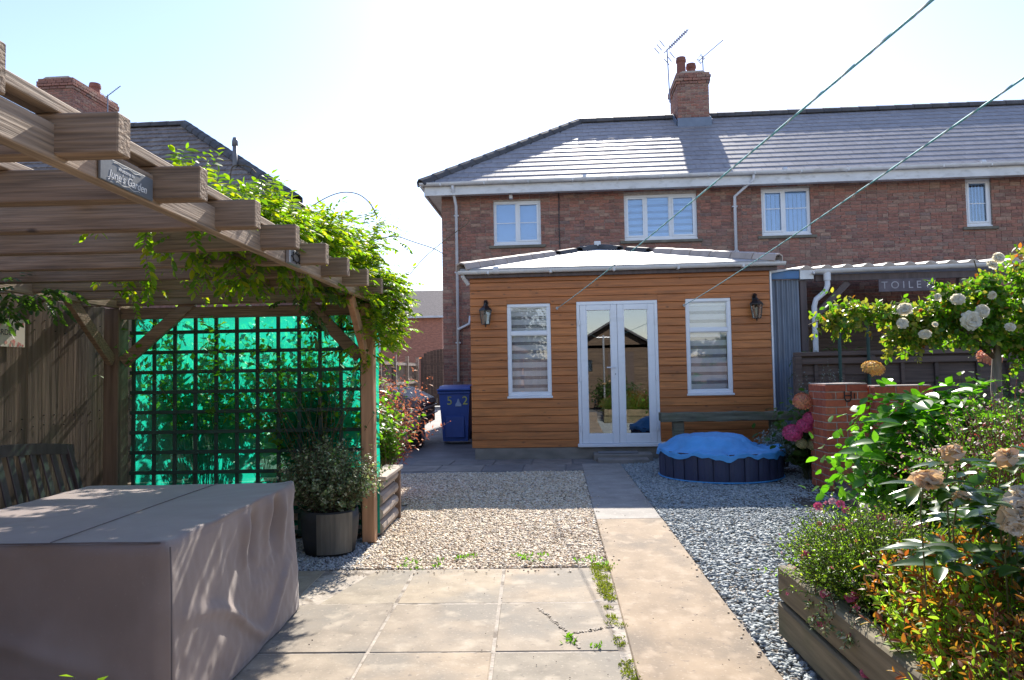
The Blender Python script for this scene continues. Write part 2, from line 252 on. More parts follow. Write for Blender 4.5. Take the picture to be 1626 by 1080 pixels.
class MB:
    def __init__(s): s.v = []; s.f = []; s.m = []; s.n = 0
    def add(s, V, F, mi=0):
        V = np.asarray(V, float); s.v.append(V)
        for f in F: s.f.append(tuple(int(i)+s.n for i in f)); s.m.append(mi)
        s.n += len(V); return s
    def box(s, x0, x1, y0, y1, z0, z1, c=0., mi=0):
        V, F = cbox(x1-x0, y1-y0, z1-z0, c); return s.add(V+np.array([(x0+x1)/2, (y0+y1)/2, (z0+z1)/2]), F, mi)
    def obox(s, p, q, w, h, c=0., up=(0, 0, 1), mi=0):
        """bar from p to q, w across, h along up"""
        p = np.array(p, float); q = np.array(q, float); d = q-p; L = np.linalg.norm(d); d = d/L
        u = np.array(up, float); u = u-d*(u@d); u /= np.linalg.norm(u); r = np.cross(d, u)
        V, F = cbox(w, L, h, c); return s.add(V@np.array([r, d, u])+(p+q)/2, F, mi)
    def tube(s, P, r, n=6, mi=0, cap=True):
        P = [np.array(p, float) for p in P]; k = len(P); rr = r if hasattr(r, '__len__') else [r]*k
        V = []; F = []
        t0 = P[1]-P[0]; a = np.cross(t0, [0, 0, 1.]);
        if np.linalg.norm(a) < 1e-6: a = np.array([1., 0, 0])
        a /= np.linalg.norm(a)
        for i in range(k):
            t = P[min(i+1, k-1)]-P[max(i-1, 0)]; t = t/(np.linalg.norm(t)+1e-12)
            a = a-t*(a@t); a /= (np.linalg.norm(a)+1e-12); b = np.cross(t, a)
            for j in range(n):
                th = 2*math.pi*j/n; V.append(P[i]+rr[i]*(math.cos(th)*a+math.sin(th)*b))
        for i in range(k-1):
            for j in range(n): F.append((i*n+j, i*n+(j+1) % n, (i+1)*n+(j+1) % n, (i+1)*n+j))
        if cap: F.append(tuple(range(n-1, -1, -1))); F.append(tuple((k-1)*n+j for j in range(n)))
        return s.add(V, F, mi)
    def lathe(s, prof, c=(0, 0, 0), n=20, mi=0, sx=1, sy=1):
        V = []; F = []
        for r, z in prof:
            for j in range(n): th = 2*math.pi*j/n; V.append((c[0]+sx*r*math.cos(th), c[1]+sy*r*math.sin(th), c[2]+z))
        k = len(prof)
        for i in range(k-1):
            for j in range(n): F.append((i*n+j, i*n+(j+1) % n, (i+1)*n+(j+1) % n, (i+1)*n+j))
        F.append(tuple(range(n-1, -1, -1))); F.append(tuple((k-1)*n+j for j in range(n)))
        return s.add(V, F, mi)
    def prism(s, poly, axis, a, b, mi=0):
        """poly of 2-D points extruded along axis from a to b; the other two axes in order"""
        n = len(poly); V = []
        for t in (a, b):
            for p in poly: q = list(p); q.insert(axis, t); V.append(q)
        F = [tuple(range(n-1, -1, -1)), tuple(range(n, 2*n))]+[(i, (i+1) % n, n+(i+1) % n, n+i) for i in range(n)]
        return s.add(V, F, mi)
    def mesh(s, name, mats, smooth=False):
        me = bpy.data.meshes.new(name); me.from_pydata(np.concatenate(s.v).tolist(), [], s.f)
        for m in (mats if isinstance(mats, (list, tuple)) else [mats]): me.materials.append(m)
        if any(s.m): me.polygons.foreach_set('material_index', s.m)
        if smooth: me.polygons.foreach_set('use_smooth', [True]*len(s.f))
        import bmesh
        bm = bmesh.new(); bm.from_mesh(me); bmesh.ops.recalc_face_normals(bm, faces=bm.faces); bm.to_mesh(me); bm.free()
        me.update(); return me
    def build(s, name, mats, parent=None, smooth=False, kind=None, label=None):
        me = s.mesh(name, mats, smooth); ctr = (0, 0, 0) if parent is None else tuple(FL[parent])
        o = put(name, me, parent, (0, 0, 0), kind=kind, label=label); return o
def cbox(w, d, h, c=0.):
    a, b, e = w/2, d/2, h/2
    if c <= 0:
        V = np.array([(x, y, z) for x in (-a, a) for y in (-b, b) for z in (-e, e)])
        return V, [(0, 1, 3, 2), (4, 6, 7, 5), (0, 4, 5, 1), (2, 3, 7, 6), (0, 2, 6, 4), (1, 5, 7, 3)]
    c = min(c, a*.9, b*.9, e*.9); V = []; idx = {}
    for sx in (-1, 1):
        for sy in (-1, 1):
            for sz in (-1, 1):
                for ax in range(3):
                    p = [sx*(a-c), sy*(b-c), sz*(e-c)]; p[ax] += (sx, sy, sz)[ax]*c
                    idx[(sx, sy, sz, ax)] = len(V); V.append(p)
    F = []
    for ax in range(3):
        o1, o2 = [i for i in range(3) if i != ax]
        for sg in (-1, 1):
            q = []
            for u, v in ((-1, -1), (1, -1), (1, 1), (-1, 1)):
                k = [0, 0, 0]; k[ax] = sg; k[o1] = u; k[o2] = v; q.append(idx[(*k, ax)])
            F.append(tuple(q))
        for u in (-1, 1):
            for v in (-1, 1):
                k0 = [0, 0, 0]; k1 = [0, 0, 0]; k0[ax] = -1; k1[ax] = 1; k0[o1] = k1[o1] = u; k0[o2] = k1[o2] = v
                F.append((idx[(*k0, o1)], idx[(*k1, o1)], idx[(*k1, o2)], idx[(*k0, o2)]))
    for sx in (-1, 1):
        for sy in (-1, 1):
            for sz in (-1, 1): F.append(tuple(idx[(sx, sy, sz, ax)] for ax in range(3)))
    return np.array(V), F
BM = {}
def bmesh_box(w, d, h, c, mat):
    k = (round(w, 3), round(d, 3), round(h, 3), round(c, 4), mat.name)
    if k not in BM: BM[k] = MB().box(-w/2, w/2, -d/2, d/2, -h/2, h/2, c).mesh('block', mat)
    return BM[k]
def pieces(name, boxes, mat, parent, c=.003, limit=300, key=None, rest=None):
    """boxes: (x0,x1,y0,y1,z0,z1). The first `limit` by key become parts, the rest one joined part."""
    if key: boxes = sorted(boxes, key=key)
    for b in boxes[:limit]:
        w, d, h = b[1]-b[0], b[3]-b[2], b[5]-b[4]
        put(name, bmesh_box(w, d, h, c, mat), parent, ((b[0]+b[1])/2, (b[2]+b[3])/2, (b[4]+b[5])/2))
    if len(boxes) > limit:
        m = MB()
        for b in boxes[limit:]: m.box(*b)
        m.build(rest or name+'work', mat, parent, kind='stuff')
def mesh_np(name, V, F, mats, mi=None, smooth=False):
    me = bpy.data.meshes.new(name); V = np.ascontiguousarray(V, dtype=np.float32); F = np.ascontiguousarray(F, dtype=np.int32)
    me.vertices.add(len(V)); me.vertices.foreach_set('co', V.ravel())
    me.loops.add(F.size); me.loops.foreach_set('vertex_index', F.ravel())
    me.polygons.add(len(F)); me.polygons.foreach_set('loop_start', np.arange(len(F), dtype=np.int32)*F.shape[1])
    for m in (mats if isinstance(mats, (list, tuple)) else [mats]): me.materials.append(m)
    if mi is not None: me.polygons.foreach_set('material_index', np.ascontiguousarray(mi, dtype=np.int32))
    if smooth: me.polygons.foreach_set('use_smooth', np.ones(len(F), dtype=bool))
    me.update(calc_edges=True); me.validate(); return me
def scatter(tv, tf, Ms, Ts):
    """template tv (n,3), tf (m,k); Ms (K,3,3) rows are the images of x,y,z axes"""
    V = np.einsum('nj,kji->kni', tv, Ms)+Ts[:, None, :]
    F = tf[None]+(np.arange(len(Ts))*len(tv))[:, None, None]
    return V.reshape(-1, 3), F.reshape(-1, tf.shape[1])
def nrm(a): return a/(np.linalg.norm(a, axis=-1, keepdims=True)+1e-9)
def frames(d, up, w, l, th=None):
    """leaf frames: y axis along d, z axis near up; sizes w (half width), l (length)"""
    d = nrm(d); u = up-d*np.sum(up*d, -1, keepdims=True); u = nrm(u); r = np.cross(d, u)
    w = np.broadcast_to(w, (len(d),))[:, None]; l = np.broadcast_to(l, (len(d),))[:, None]
    return np.stack([r*w, d*l, u*l], 1)
LEAF2 = (np.array([(0, 0, 0), (1, .42, .07), (0, 1, -.04), (-1, .42, .07), (0, .45, -.02)]), np.array([(0, 1, 2, 4), (0, 4, 2, 3)]))
_l = [(0, 0, 0), (.75, .22, .05), (1, .5, .03), (.55, .82, -.05), (0, 1.0, -.14), (-.55, .82, -.05), (-1, .5, .03), (-.75, .22, .05), (0, .22, -.01), (0, .5, -.03), (0, .82, -.10)]
LEAF8 = (np.array(_l, float), np.array([(0, 1, 8, 8), (0, 8, 7, 7), (1, 2, 9, 8), (8, 9, 6, 7), (2, 3, 10, 9), (9, 10, 5, 6), (3, 4, 10, 10), (10, 4, 5, 5)]))
def big_leaf_mesh(name, mat, w=.4, curl=.16, n=6):
    V = []; F = []
    for i in range(n+1):
        t = i/n; ww = w*math.sin(math.pi*min(1, t*.93+.07)**.8)**.8 if i < n else .002
        if i == 0: ww = .015
        z = -curl*t*t
        V += [(-ww, t, z+ww*.22), (-ww*.5, t, z+ww*.06), (0, t, z-.012), (ww*.5, t, z+ww*.06), (ww, t, z+ww*.22)]
    for i in range(n):
        for j in range(4): a = i*5+j; F.append((a, a+1, a+6, a+5))
    return mesh_np(name, np.array(V), np.array(F), mat, smooth=True)
def leafpart(name, tpl, Ms, Ts, mats, parent=None, mi=None, kind='stuff', label=None):
    tv, tf = tpl
    V, F = scatter(tv, tf, Ms, Ts)
    if tpl is LEAF8:   # degenerate quads to real triangles
        pass
    mm = None if mi is None else np.repeat(mi, len(tf))
    me = mesh_np(name, V, F, mats, mm)
    return put(name, me, parent, (0, 0, 0), kind=kind, label=label)
_tri = []
for f in LEAF8[1]:
    _tri.append((f[0], f[1], f[2]))
    if f[3] != f[2]: _tri.append((f[0], f[2], f[3]))
LEAF8 = (LEAF8[0], np.array(_tri))
def twigs(n, base, dirs, length, droop=.3, seg=6, wob=.12):
    """base (n,3), dirs (n,3), length (n,) -> (n,seg+1,3) curved shoots"""
    P = np.zeros((n, seg+1, 3)); P[:, 0] = base; d = nrm(dirs)
    for i in range(seg):
        d = nrm(d+rng.normal(0, wob, (n, 3))+np.array([0, 0, -droop])*(i/seg)*.6)
        P[:, i+1] = P[:, i]+d*(length/seg)[:, None]
    return P
def stems(name, P, r, mat, parent, kind='stuff'):
    n, k, _ = P.shape; T = np.zeros_like(P); T[:, 1:-1] = P[:, 2:]-P[:, :-2]; T[:, 0] = P[:, 1]-P[:, 0]; T[:, -1] = P[:, -1]-P[:, -2]; T = nrm(T)
    a = nrm(np.cross(T, np.array([.31, .2, .93]))); b = np.cross(T, a); rr = (np.linspace(1, .35, k)*r)[None, :, None]
    ring = np.stack([P+rr*(math.cos(t)*a+math.sin(t)*b) for t in (0, 2.094, 4.189)], 2)
    V = ring.reshape(-1, 3); F = []
    i = (np.arange(n)[:, None]*k+np.arange(k-1)[None]).ravel()*3
    F = np.concatenate([np.stack([i+j, i+(j+1) % 3, i+3+(j+1) % 3, i+3+j], 1) for j in range(3)])
    return put(name, mesh_np(name, V, F, mat), parent, (0, 0, 0), kind=kind)
def along(P, t):
    k = P.shape[1]-1; x = np.clip(t*k, 0, k-1e-6); i = x.astype(int); f = (x-i)[..., None]; idx = np.arange(len(P))[:, None]
    A = P[idx, i]; B = P[idx, i+1]; return A*(1-f)+B*f, nrm(B-A)
def leaves_on(P, per, t0=.3, spread=.9, up=.6):
    """positions, directions, normals, t for leaves spiralled along shoots"""
    n = len(P); t = np.linspace(t0, 1, per)[None]+rng.normal(0, .02, (n, per)); t = np.clip(t, 0, 1); pos, tan = along(P, t)
    ph = np.arange(per)[None]*2.4+rng.uniform(0, 6.28, (n, 1)); a = nrm(np.cross(tan, np.array([.3, .2, .9]))); b = np.cross(tan, a)
    side = a*np.cos(ph)[..., None]+b*np.sin(ph)[..., None]
    d = nrm(tan*(1-spread*.6)+side*spread+np.array([0, 0, -.1])); nn = nrm(tan*.6+np.array([0, 0, up])+rng.normal(0, .6, pos.shape))
    return pos.reshape(-1, 3), d.reshape(-1, 3), nn.reshape(-1, 3), t.reshape(-1)
def text_mesh(s, size, mat, shear=0., extrude=.001):
    cu = bpy.data.curves.new('txt', 'FONT'); cu.body = s; cu.size = size; cu.align_x = 'CENTER'; cu.align_y = 'CENTER'; cu.extrude = extrude; cu.shear = shear
    o = bpy.data.objects.new('txt', cu); C.objects.link(o); bpy.context.view_layer.update()
    me = bpy.data.meshes.new_from_object(o.evaluated_get(bpy.context.evaluated_depsgraph_get())); bpy.data.objects.remove(o)
    me.materials.clear(); me.materials.append(mat); return me
HR = R(-2.5)
cH, sH = math.cos(HR), math.sin(HR)
def hw(x, y): return (cH*x-sH*y, sH*x+cH*y)   # house frame to world

#@@GROUND
# ------------------------------------------------------------------ ground
def sheet(name, poly, z, mat, th=.0):
    m = MB(); m.add([(x, y, z) for x, y in poly], [tuple(range(len(poly)))])
    o = m.build(name, mat); o['kind'] = 'structure'; return o
sheet('ground', [(-250, -120), (250, -120), (250, 400), (-250, 400)], -.03, M['far'])
sheet('soil', [(1.3, 1.0), (9, 1.0), (9, 10.4), (3.3, 10.4), (2.6, 7.4), (2.4, 4.9), (1.3, 3.5)], .0, M['soil'])
sheet('driveway', [(-4.4, 9.41), (.72, 9.41), (1.3, 30), (-4.4, 30)], -.008, M['drive'])
sheet('gravel_bed', [(-4.4, 4.8), (.62, 4.8), (.72, 9.41), (-4.4, 9.41)], -.022, M['under'])
sheet('slate_bed', [(.9, .5), (1.3, .5), (1.3, 3.5), (4.2, 4.6), (4.3, 11), (1.2, 11)], -.022, M['under'])
# patio slabs
patio = MB().box(-3.55, .43, -1.0, 4.81, -.06, -.003).build('patio', M['joint']); patio['kind'] = 'structure'
xs = [-3.2, -2.6, -2.0, -1.4, -.8, -.2, .4]; ys = [4.81-.71*i for i in range(9)]
for i in range(6):
    for j in range(8):
        b = (xs[i]+.006, xs[i+1]-.006, ys[j+1]+.007, ys[j]-.007); dz = rng.uniform(-.003, .003)
        o = put('paving_slab', bmesh_box(b[1]-b[0], b[3]-b[2], .045, .006, M['slab']), patio, ((b[0]+b[1])/2, (b[2]+b[3])/2, -.0225+dz), euler=(rng.uniform(-.003, .003), rng.uniform(-.003, .003), rng.uniform(-.004, .004)))
# moss strip between slabs and path with broken concrete
strip = sheet('joint_strip', [(.43, -1.0), (.43, 3.1), (.57, 4.95), (.40, 4.95), (.40, -1.0)][::1], -.006, M['joint'])
cp = thing('path', 'x', 'x'); del cp['label']; del cp['category']; cp['kind'] = 'structure'
def path_section(y0, y1, mat):
    lx = lambda y: .433+.0385*(y-3.08) if y > 3.08 else .433; rx = lambda y: 1.048+.028*(y-3.08) if y > 3.08 else 1.048
    n = 8; top = []; Y = np.linspace(y0, y1, n)
    m = MB(); V = []; F = []
    for y in Y:
        a = lx(y)+rng.normal(0, .002); b = rx(y)+rng.normal(0, .002); V += [(a, y, -.06), (a, y, -.003), (a+.006, y, .004), (b-.006, y, .004), (b, y, -.003), (b, y, -.06)]
    for i in range(n-1):
        for j in range(5): F.append((i*6+j, i*6+j+1, i*6+7+j, i*6+6+j))
    F += [(5, 4, 3, 2, 1, 0), tuple((n-1)*6+j for j in range(6))]
    m.add(V, F); return m.build('path_section', mat, cp)
path_section(-1, 6.33, M['path']); path_section(6.34, 9.0, M['pathg']); path_section(9.01, 10.42, M['pathg'])
# flags along the foot of the extension
fr_ = MB()
fl_parent = thing('flagstone_edging', 'x', 'x', rot=HR); del fl_parent['label']; del fl_parent['category']; fl_parent['kind'] = 'structure'
x = -2.3
while x < .3:
    w = rng.uniform(.52, .66); put('flagstone', bmesh_box(round(w, 2), .60, .05, .008, M['flag']), fl_parent, (x+w/2, 9.76, -.022), euler=(0, 0, rng.normal(0, .01)))
    put('flagstone', bmesh_box(round(w, 2), .58, .05, .008, M['flag']), fl_parent, (x+w/2+.1, 10.37, -.02), euler=(0, 0, rng.normal(0, .01))); x += w+.012
# pebbles
def ico():
    import bmesh
    bm = bmesh.new(); bmesh.ops.create_icosphere(bm, subdivisions=1, radius=1); bm.verts.ensure_lookup_table()
    V = np.array([v.co[:] for v in bm.verts]); F = np.array([[v.index for v in f.verts] for f in bm.faces]); bm.free(); return V, F
ICO = ico()
def pebbles(name, area, n, size, mat, label, cat, flat=.5, z=-.012, hump=.0, inside=None):
    x0, x1, y0, y1 = area; P = np.stack([rng.uniform(x0, x1, n), rng.uniform(y0, y1, n)], 1)
    if inside is not None: P = P[inside(P)]
    n = len(P); a = rng.uniform(0, 6.283, n); s = size*np.exp(rng.normal(0, .28, n)); tilt = nrm(np.stack([rng.normal(0, .35, n), rng.normal(0, .35, n), np.ones(n)], 1))
    d = np.stack([np.cos(a), np.sin(a), np.zeros(n)], 1); d = nrm(d-tilt*np.sum(d*tilt, 1, keepdims=True)); r = np.cross(d, tilt)
    Ms = np.stack([r*(s*rng.uniform(.45, .8, n))[:, None], d*s[:, None], tilt*(s*flat*rng.uniform(.6, 1.1, n))[:, None]], 1)
    bumpz = .006*np.sin(P[:, 0]*5.1+1)*np.sin(P[:, 1]*4.3)
    T = np.column_stack([P, z+rng.uniform(0, size*.7, n)+.002+bumpz])
    tv = ICO[0]*(1+rng.normal(0, .12, (12, 1))); V, F = scatter(tv, ICO[1], Ms, T)
    o = put(name, mesh_np(name, V, F, mat), None, (0, 0, 0)); tag(o, label, cat, kind='stuff'); return o
inpath = lambda P: P[:, 0] < .433+.0385*(P[:, 1]-3.08)-.01
pebbles('cream_gravel', (-1.26, .72, 4.83, 7.2), 30000, .0125, M['peb'], 'cream and tan gravel between the patio slabs and the house, left of the path', 'gravel', inside=inpath)
pebbles('cream_gravel', (-2.2, .78, 7.2, 9.40), 21000, .0140, M['peb'], 'cream gravel lying in the shade in front of the timber extension', 'gravel', inside=inpath)
pebbles('grey_gravel', (-2.9, -1.2, 4.83, 5.75), 8000, .0125, M['gpeb'], 'grey gravel under the barrel planter by the pergola post', 'gravel')
rp = lambda P: P[:, 0] > 1.048+.028*(P[:, 1]-3.08)+.008
def rbed(P): return rp(P) & ((P[:, 1] > 3.62) | (P[:, 0] < 1.2)) & (P[:, 0] < 1.9+.42*(P[:, 1]-3.3))
pebbles('slate_chippings', (1.0, 4.2, 2.3, 6.2), 36000, .0140, M['slate'], 'blue grey slate chippings in the sun between the path and the raised bed', 'gravel', flat=.35, inside=rbed)
pebbles('slate_chippings', (1.1, 4.2, 6.2, 10.7), 38000, .0165, M['slate'], 'blue grey slate chippings round the foot of the paddling pool', 'gravel', flat=.35, inside=rbed)
# moss and weeds in joints
def tufts(name, pts, label, mat, h=.03, per=26, sp=.03):
    pts = np.array(pts); n = len(pts)*per; b = np.repeat(pts, per, 0)+np.column_stack([rng.normal(0, sp, n), rng.normal(0, sp, n), np.zeros(n)])
    d = nrm(np.column_stack([rng.normal(0, .8, n), rng.normal(0, .8, n), np.ones(n)])); Ms = frames(d, rng.normal(0, 1, (n, 3)), h*.22*rng.uniform(.5, 1.3, n), h*rng.uniform(.4, 1.2, n))
    o = leafpart(name, LEAF2, Ms, b, mat); tag(o, label, 'weeds', kind='stuff'); return o
mp = [(.40+.02*rng.random()+.12*k*.33, y, 0) for y in np.arange(2.0, 4.9, .035) for k in range(3) if rng.random() < (.75 if y < 3.3 or y > 4.1 else .3) and .415+.04*k < .433+.0385*max(0, y-3.08)]
tufts('moss_growth', mp, 'green moss growing in the joint between slabs and path', M['moss'], h=.018, per=34, sp=.016)
tufts('weed_tufts', [(rng.uniform(-.9, .5), rng.uniform(4.82, 5.15), .0) for _ in range(16)]+[(.46, 4.85, 0)]*3, 'small green weeds sprouting along the near edge of the cream gravel', M['mleaf'], h=.03, per=12, sp=.03)
tufts('weed_tufts', [(.16, 3.56, 0), (.17, 3.5, 0), (.29, 3.44, 0)], 'tiny weed growing out of a crack in the right hand slab', M['mleaf'], h=.03, per=14, sp=.015)
def strays(name, pts, size, mat, label):
    n = len(pts); T = np.array(pts); a = rng.uniform(0, 6.28, n); s_ = size*rng.uniform(.4, 1.2, n); d = np.stack([np.cos(a), np.sin(a), 0*a], 1); up = np.repeat([[0, 0, 1.]], n, 0); r = np.cross(d, up)
    V, F = scatter(ICO[0], ICO[1], np.stack([r*(s_*.6)[:, None], d*s_[:, None], up*(s_*.4)[:, None]], 1), T); tag(put(name, mesh_np(name, V, F, mat)), label, 'litter', kind='stuff')
strays('stray_stones', [(.43+.0385*max(0, y-3.08)+abs(rng.normal(0, .05)), y, .008) for y in rng.uniform(4.9, 9, 60)]+[(1.05+.028*max(0, y-3.08)-abs(rng.normal(0, .035)), y, .008) for y in rng.uniform(2.8, 9, 70)]+[(rng.uniform(-1.3, .4), 4.8-abs(rng.normal(0, .07)), .004) for _ in range(60)], .010, M['peb'], 'few stray pebbles lying on the path and slab edges')
strays('dark_specks', [(rng.uniform(-1.3, 1.1), rng.uniform(2.6, 6.5), .0045) for _ in range(150)], .0045, M['soil'], 'tiny dark crumbs of soil scattered over the slabs and path')
# pale mortar repair marks on slabs
mk = MB()
for pts in ([(.02, 4.0), (.07, 3.88), (.10, 3.78), (.15, 3.66), (.19, 3.56), (.21, 3.42)], [(.2, 3.62), (.3, 3.66), (.41, 3.72)]):
    for i in range(len(pts)-1):
        (a, b), (c, d) = pts[i], pts[i+1]
        for k in range(7):
            t = k/7; r = rng.uniform(.003, .011); q = [(a+(c-a)*t+rng.normal(0, .006)+r*math.cos(u)*rng.uniform(.6, 1.3), b+(d-b)*t+rng.normal(0, .006)+1.6*r*math.sin(u), .0045+.0001*i) for u in np.linspace(0, 5.5, 7)]
            mk.add(q, [tuple(range(7))])
o = mk.build('mortar_patches', M['joint']); tag(o, 'thin pale mortar line mending the crack in the right hand slab', 'mortar', kind='stuff')

#@@HOUSE
# ------------------------------------------------------------------ terraced brick house
house = thing('terraced_house', 'long two storey red brick house with dark tiled hipped roof and white gutters', 'house', (4, 19, 0), HR)
HX0, HX1, HY, EZ = -2.66, 13.2, 15.9, 5.45
wins = [(-1.47, -.39, 4.23, 5.22), (1.49, 3.11, 4.25, 5.26), (4.52, 5.59, 4.265, 5.295), (8.89, 9.43, 4.33, 5.35)]
def wall_cells(m, x0, x1, z0, z1, y0, y1, holes):
    X = sorted({x0, x1, *[h[0] for h in holes], *[h[1] for h in holes]}); Z = sorted({z0, z1, *[h[2] for h in holes], *[h[3] for h in holes]})
    for a, b in zip(X, X[1:]):
        for c, d in zip(Z, Z[1:]):
            if not any(h[0] <= a+1e-6 and b <= h[1]+1e-6 and h[2] <= c+1e-6 and d <= h[3]+1e-6 for h in holes): m.box(a, b, y0, y1, c, d)
w = MB(); wall_cells(w, HX0+.01, HX1, 0, EZ, HY+.012, HY+.27, wins)
w.box(HX0+.01, HX0+.27, HY+.27, 22.5, 0, EZ); w.box(HX0+.27, HX1, 22.3, 22.5, 0, EZ)
wall = w.build('wall', M['mortar'], house)
bl = []
row = 0; z = .0
while z < EZ-.05:
    x = HX0-(.1125 if row % 2 else 0); sol = False
    while x < HX1:
        ln = .215 if rng.random() > .16 else .1025
        a, b = max(x, HX0), min(x+ln, HX1)
        segs = [(a, b)]
        for h in wins:
            if z+.065 > h[2]-.02 and z < h[3]:
                ns = []
                for (p, q) in segs:
                    if q <= h[0] or p >= h[1]: ns.append((p, q))
                    else:
                        if p < h[0]-.03: ns.append((p, h[0]))
                        if q > h[1]+.03: ns.append((h[1], q))
                segs = ns
        for (p, q) in segs:
            if q-p > .03:
                o_ = rng.choice([0, .002, .004]); bl.append((round(p, 3), round(q, 3), round(HY-.002-o_, 3), HY+.05, round(z, 4), round(z+.065, 4)))
        x += ln+.01
    z += .075; row += 1
vis = [b for b in bl if (b[4] > 2.9 or b[0] < -1.2)]
hid = [b for b in bl if not (b[4] > 2.9 or b[0] < -1.2)]
kb = lambda b: (abs(b[0]-7.2)*.9+abs(b[4]-4.2)*1.5) + (0 if b[1]-b[0] > .2 and b[4] > 3.2 else 9)
vis.sort(key=kb)
pieces('brick', vis[:300], M['brick'], wall, c=.004)
m = MB()
for b in vis[300:]+hid: m.box(*b)
m.build('brickwork', M['brick'], wall, kind='stuff')
# side bricks of the gable end
sb = []
for r_ in range(72):
    y = HY+.06-(.11 if r_ % 2 else 0)
    while y < 22.4: sb.append((HX0-.004, HX0+.05, max(y, HY+.055), min(y+.215, 22.5), r_*.075, r_*.075+.065)); y += .225
m = MB(); [m.box(*b) for b in sb if b[3]-b[2] > .02]; m.build('side_brickwork', M['brick'], wall, kind='stuff')
# roof
EY, RY, RZ = 15.42, 19.2, 8.1; EZR = 5.53; HIPX = .64; EX = -3.05
def rz(y): return EZR+(y-EY)*(RZ-EZR)/(RY-EY)
base = MB()
base.add([(EX, EY, EZR), (HX1, EY, EZR), (HX1, RY, RZ), (HIPX, RY, RZ), (EX, 23.0, EZR), (HX1, 23.0, EZR)], [(0, 1, 2, 3), (0, 3, 4), (4, 3, 2, 5), (1, 5, 2)])
base.add([(EX, EY, EZR-.02), (HX1, EY, EZR-.02), (HX1, 23, EZR-.02), (EX, 23, EZR-.02)], [(0, 1, 2, 3)])
roof = base.build('roof', M['ridge'], house)
tl = []
SL = math.hypot(RY-EY, RZ-EZR); nrow = 14; g = SL/nrow; ca, sa = (RY-EY)/SL, (RZ-EZR)/SL
def sp(x, s, h): return (x, EY-.03+ca*s-sa*h, EZR+sa*s+ca*h)
for r_ in range(nrow):
    s0 = r_*g; s1 = min(s0+g+.06, SL-.02); off = .15 if r_ % 2 else 0; x = EX-.3+off
    while x < HX1:
        a, b = x, x+.295
        hl = lambda s: EX+(HIPX-EX)*min(1, s/SL)+.03
        a0, a1 = max(a, hl(s0)), max(a, hl(s1))
        cx0, cx1 = 3.24-.0, 4.04
        if b > a0+.03 and not (s0 > 3.7 and a > 3.15 and b < 4.1):
            a1 = min(a1, b-.005); h0 = .025+rng.uniform(-.0015, .002); q = .012
            V = [sp(a0, s0, .004), sp(b, s0, .004), sp(b, s1, .004), sp(a1, s1, .004), sp(a0, s0, h0), sp(b, s0, h0), sp(b, s1, q), sp(a1, s1, q)]
            tl.append((a0, s0, V, a0 == a and a1 == a))
        x += .30
F6 = [(0, 3, 2, 1), (4, 5, 6, 7), (0, 1, 5, 4), (1, 2, 6, 5), (2, 3, 7, 6), (3, 0, 4, 7)]
full = [t for t in tl if t[3]]; part = [t for t in tl if not t[3]]
full.sort(key=lambda t: t[1]*2+abs(t[0]-5)*.28)
tm = None
for t in full[:300]:
    V = np.array(t[2]); c_ = V[0]
    if tm is None: tm = MB().add(V-c_, F6).mesh('roof_tile', M['tile'])
    put('roof_tile', tm, roof, tuple(c_))
m = MB(); [m.add(t[2], F6) for t in full[300:]+part]; m.build('tiling', M['tile'], roof, kind='stuff')
def caps(p, q, step, r, mat, parent, name='ridge_tile', squash=.75):
    p, q = np.array(p, float), np.array(q, float); L = np.linalg.norm(q-p); n = int(L/step); d = (q-p)/L
    up = np.array([0, 0, 1.])-d*d[2]; up /= np.linalg.norm(up); rr = np.cross(d, up); V = []; F = []
    prof = [(-r, -.35*r), (-.75*r, .35*r), (0, r*squash), (.75*r, .35*r), (r, -.35*r)]
    for k, (e, sc) in enumerate(((-.5, 1.06), (.5, .96))):
        for a, b in prof: V.append(rr*a*sc+up*b*sc+d*e*step*1.03)
        for a, b in prof: V.append(rr*a*sc*.85+up*(b*sc-.02)+d*e*step*1.03)
    for j in range(4): F += [(j, j+1, 11+j, 10+j), (5+j, 15+j, 16+j, 6+j), (j, 5+j, 6+j, j+1)]
    F += [(0, 10, 15, 5), (4, 9, 19, 14)]
    me = MB().add(V, F).mesh(name, mat)
    for i in range(n): put(name, me, parent, tuple(p+d*(i+.5)*L/n), euler=(rng.normal(0, .006), 0, 0))
caps((EX, EY-.02, EZR+.03), (HIPX, RY, RZ+.05), .42, .13, M['ridge'], roof, 'hip_tile')
caps((HIPX, RY, RZ+.06), (HX1, RY, RZ+.06), .45, .13, M['ridge'], roof)
# eaves: soffit, fascia, gutter
MB().box(EX+.1, HX1, EY+.12, HY-.008, 5.36, 5.385).box(EX+.1, HX0-.006, HY-.008, 22.6, 5.36, 5.385).build('soffit', M['gutter'], house)
MB().box(EX+.08, HX1, EY+.08, EY+.115, 5.30, 5.52, .004).box(EX+.06, EX+.095, EY+.12, 22.6, 5.30, 5.52).build('fascia', M['gutter'], house)
def gutter(m, p, q, r=.06):
    p, q = np.array(p, float), np.array(q, float); d = (q-p)/np.linalg.norm(q-p); s_ = np.cross(d, (0, 0, 1.)); V = []; F = []; n = 9
    for e in (p, q):
        for k in range(n): t = math.pi*k/(n-1); V.append(e+s_*r*math.cos(t)-np.array([0, 0, 1])*r*math.sin(t))
        for k in range(n): t = math.pi*k/(n-1); V.append(e+s_*(r-.006)*math.cos(t)-np.array([0, 0, 1])*(r-.006)*math.sin(t))
    for k in range(n-1): F += [(k, k+1, 2*n+k+1, 2*n+k), (n+k, 3*n+k, 3*n+k+1, n+k+1), (k, n+k, n+k+1, k+1), (2*n+k, 2*n+k+1, 3*n+k+1, 3*n+k)]
    F += [(0, 2*n, 3*n, n), (n-1, 2*n-1, 4*n-1, 3*n-1)]; m.add(V, F)
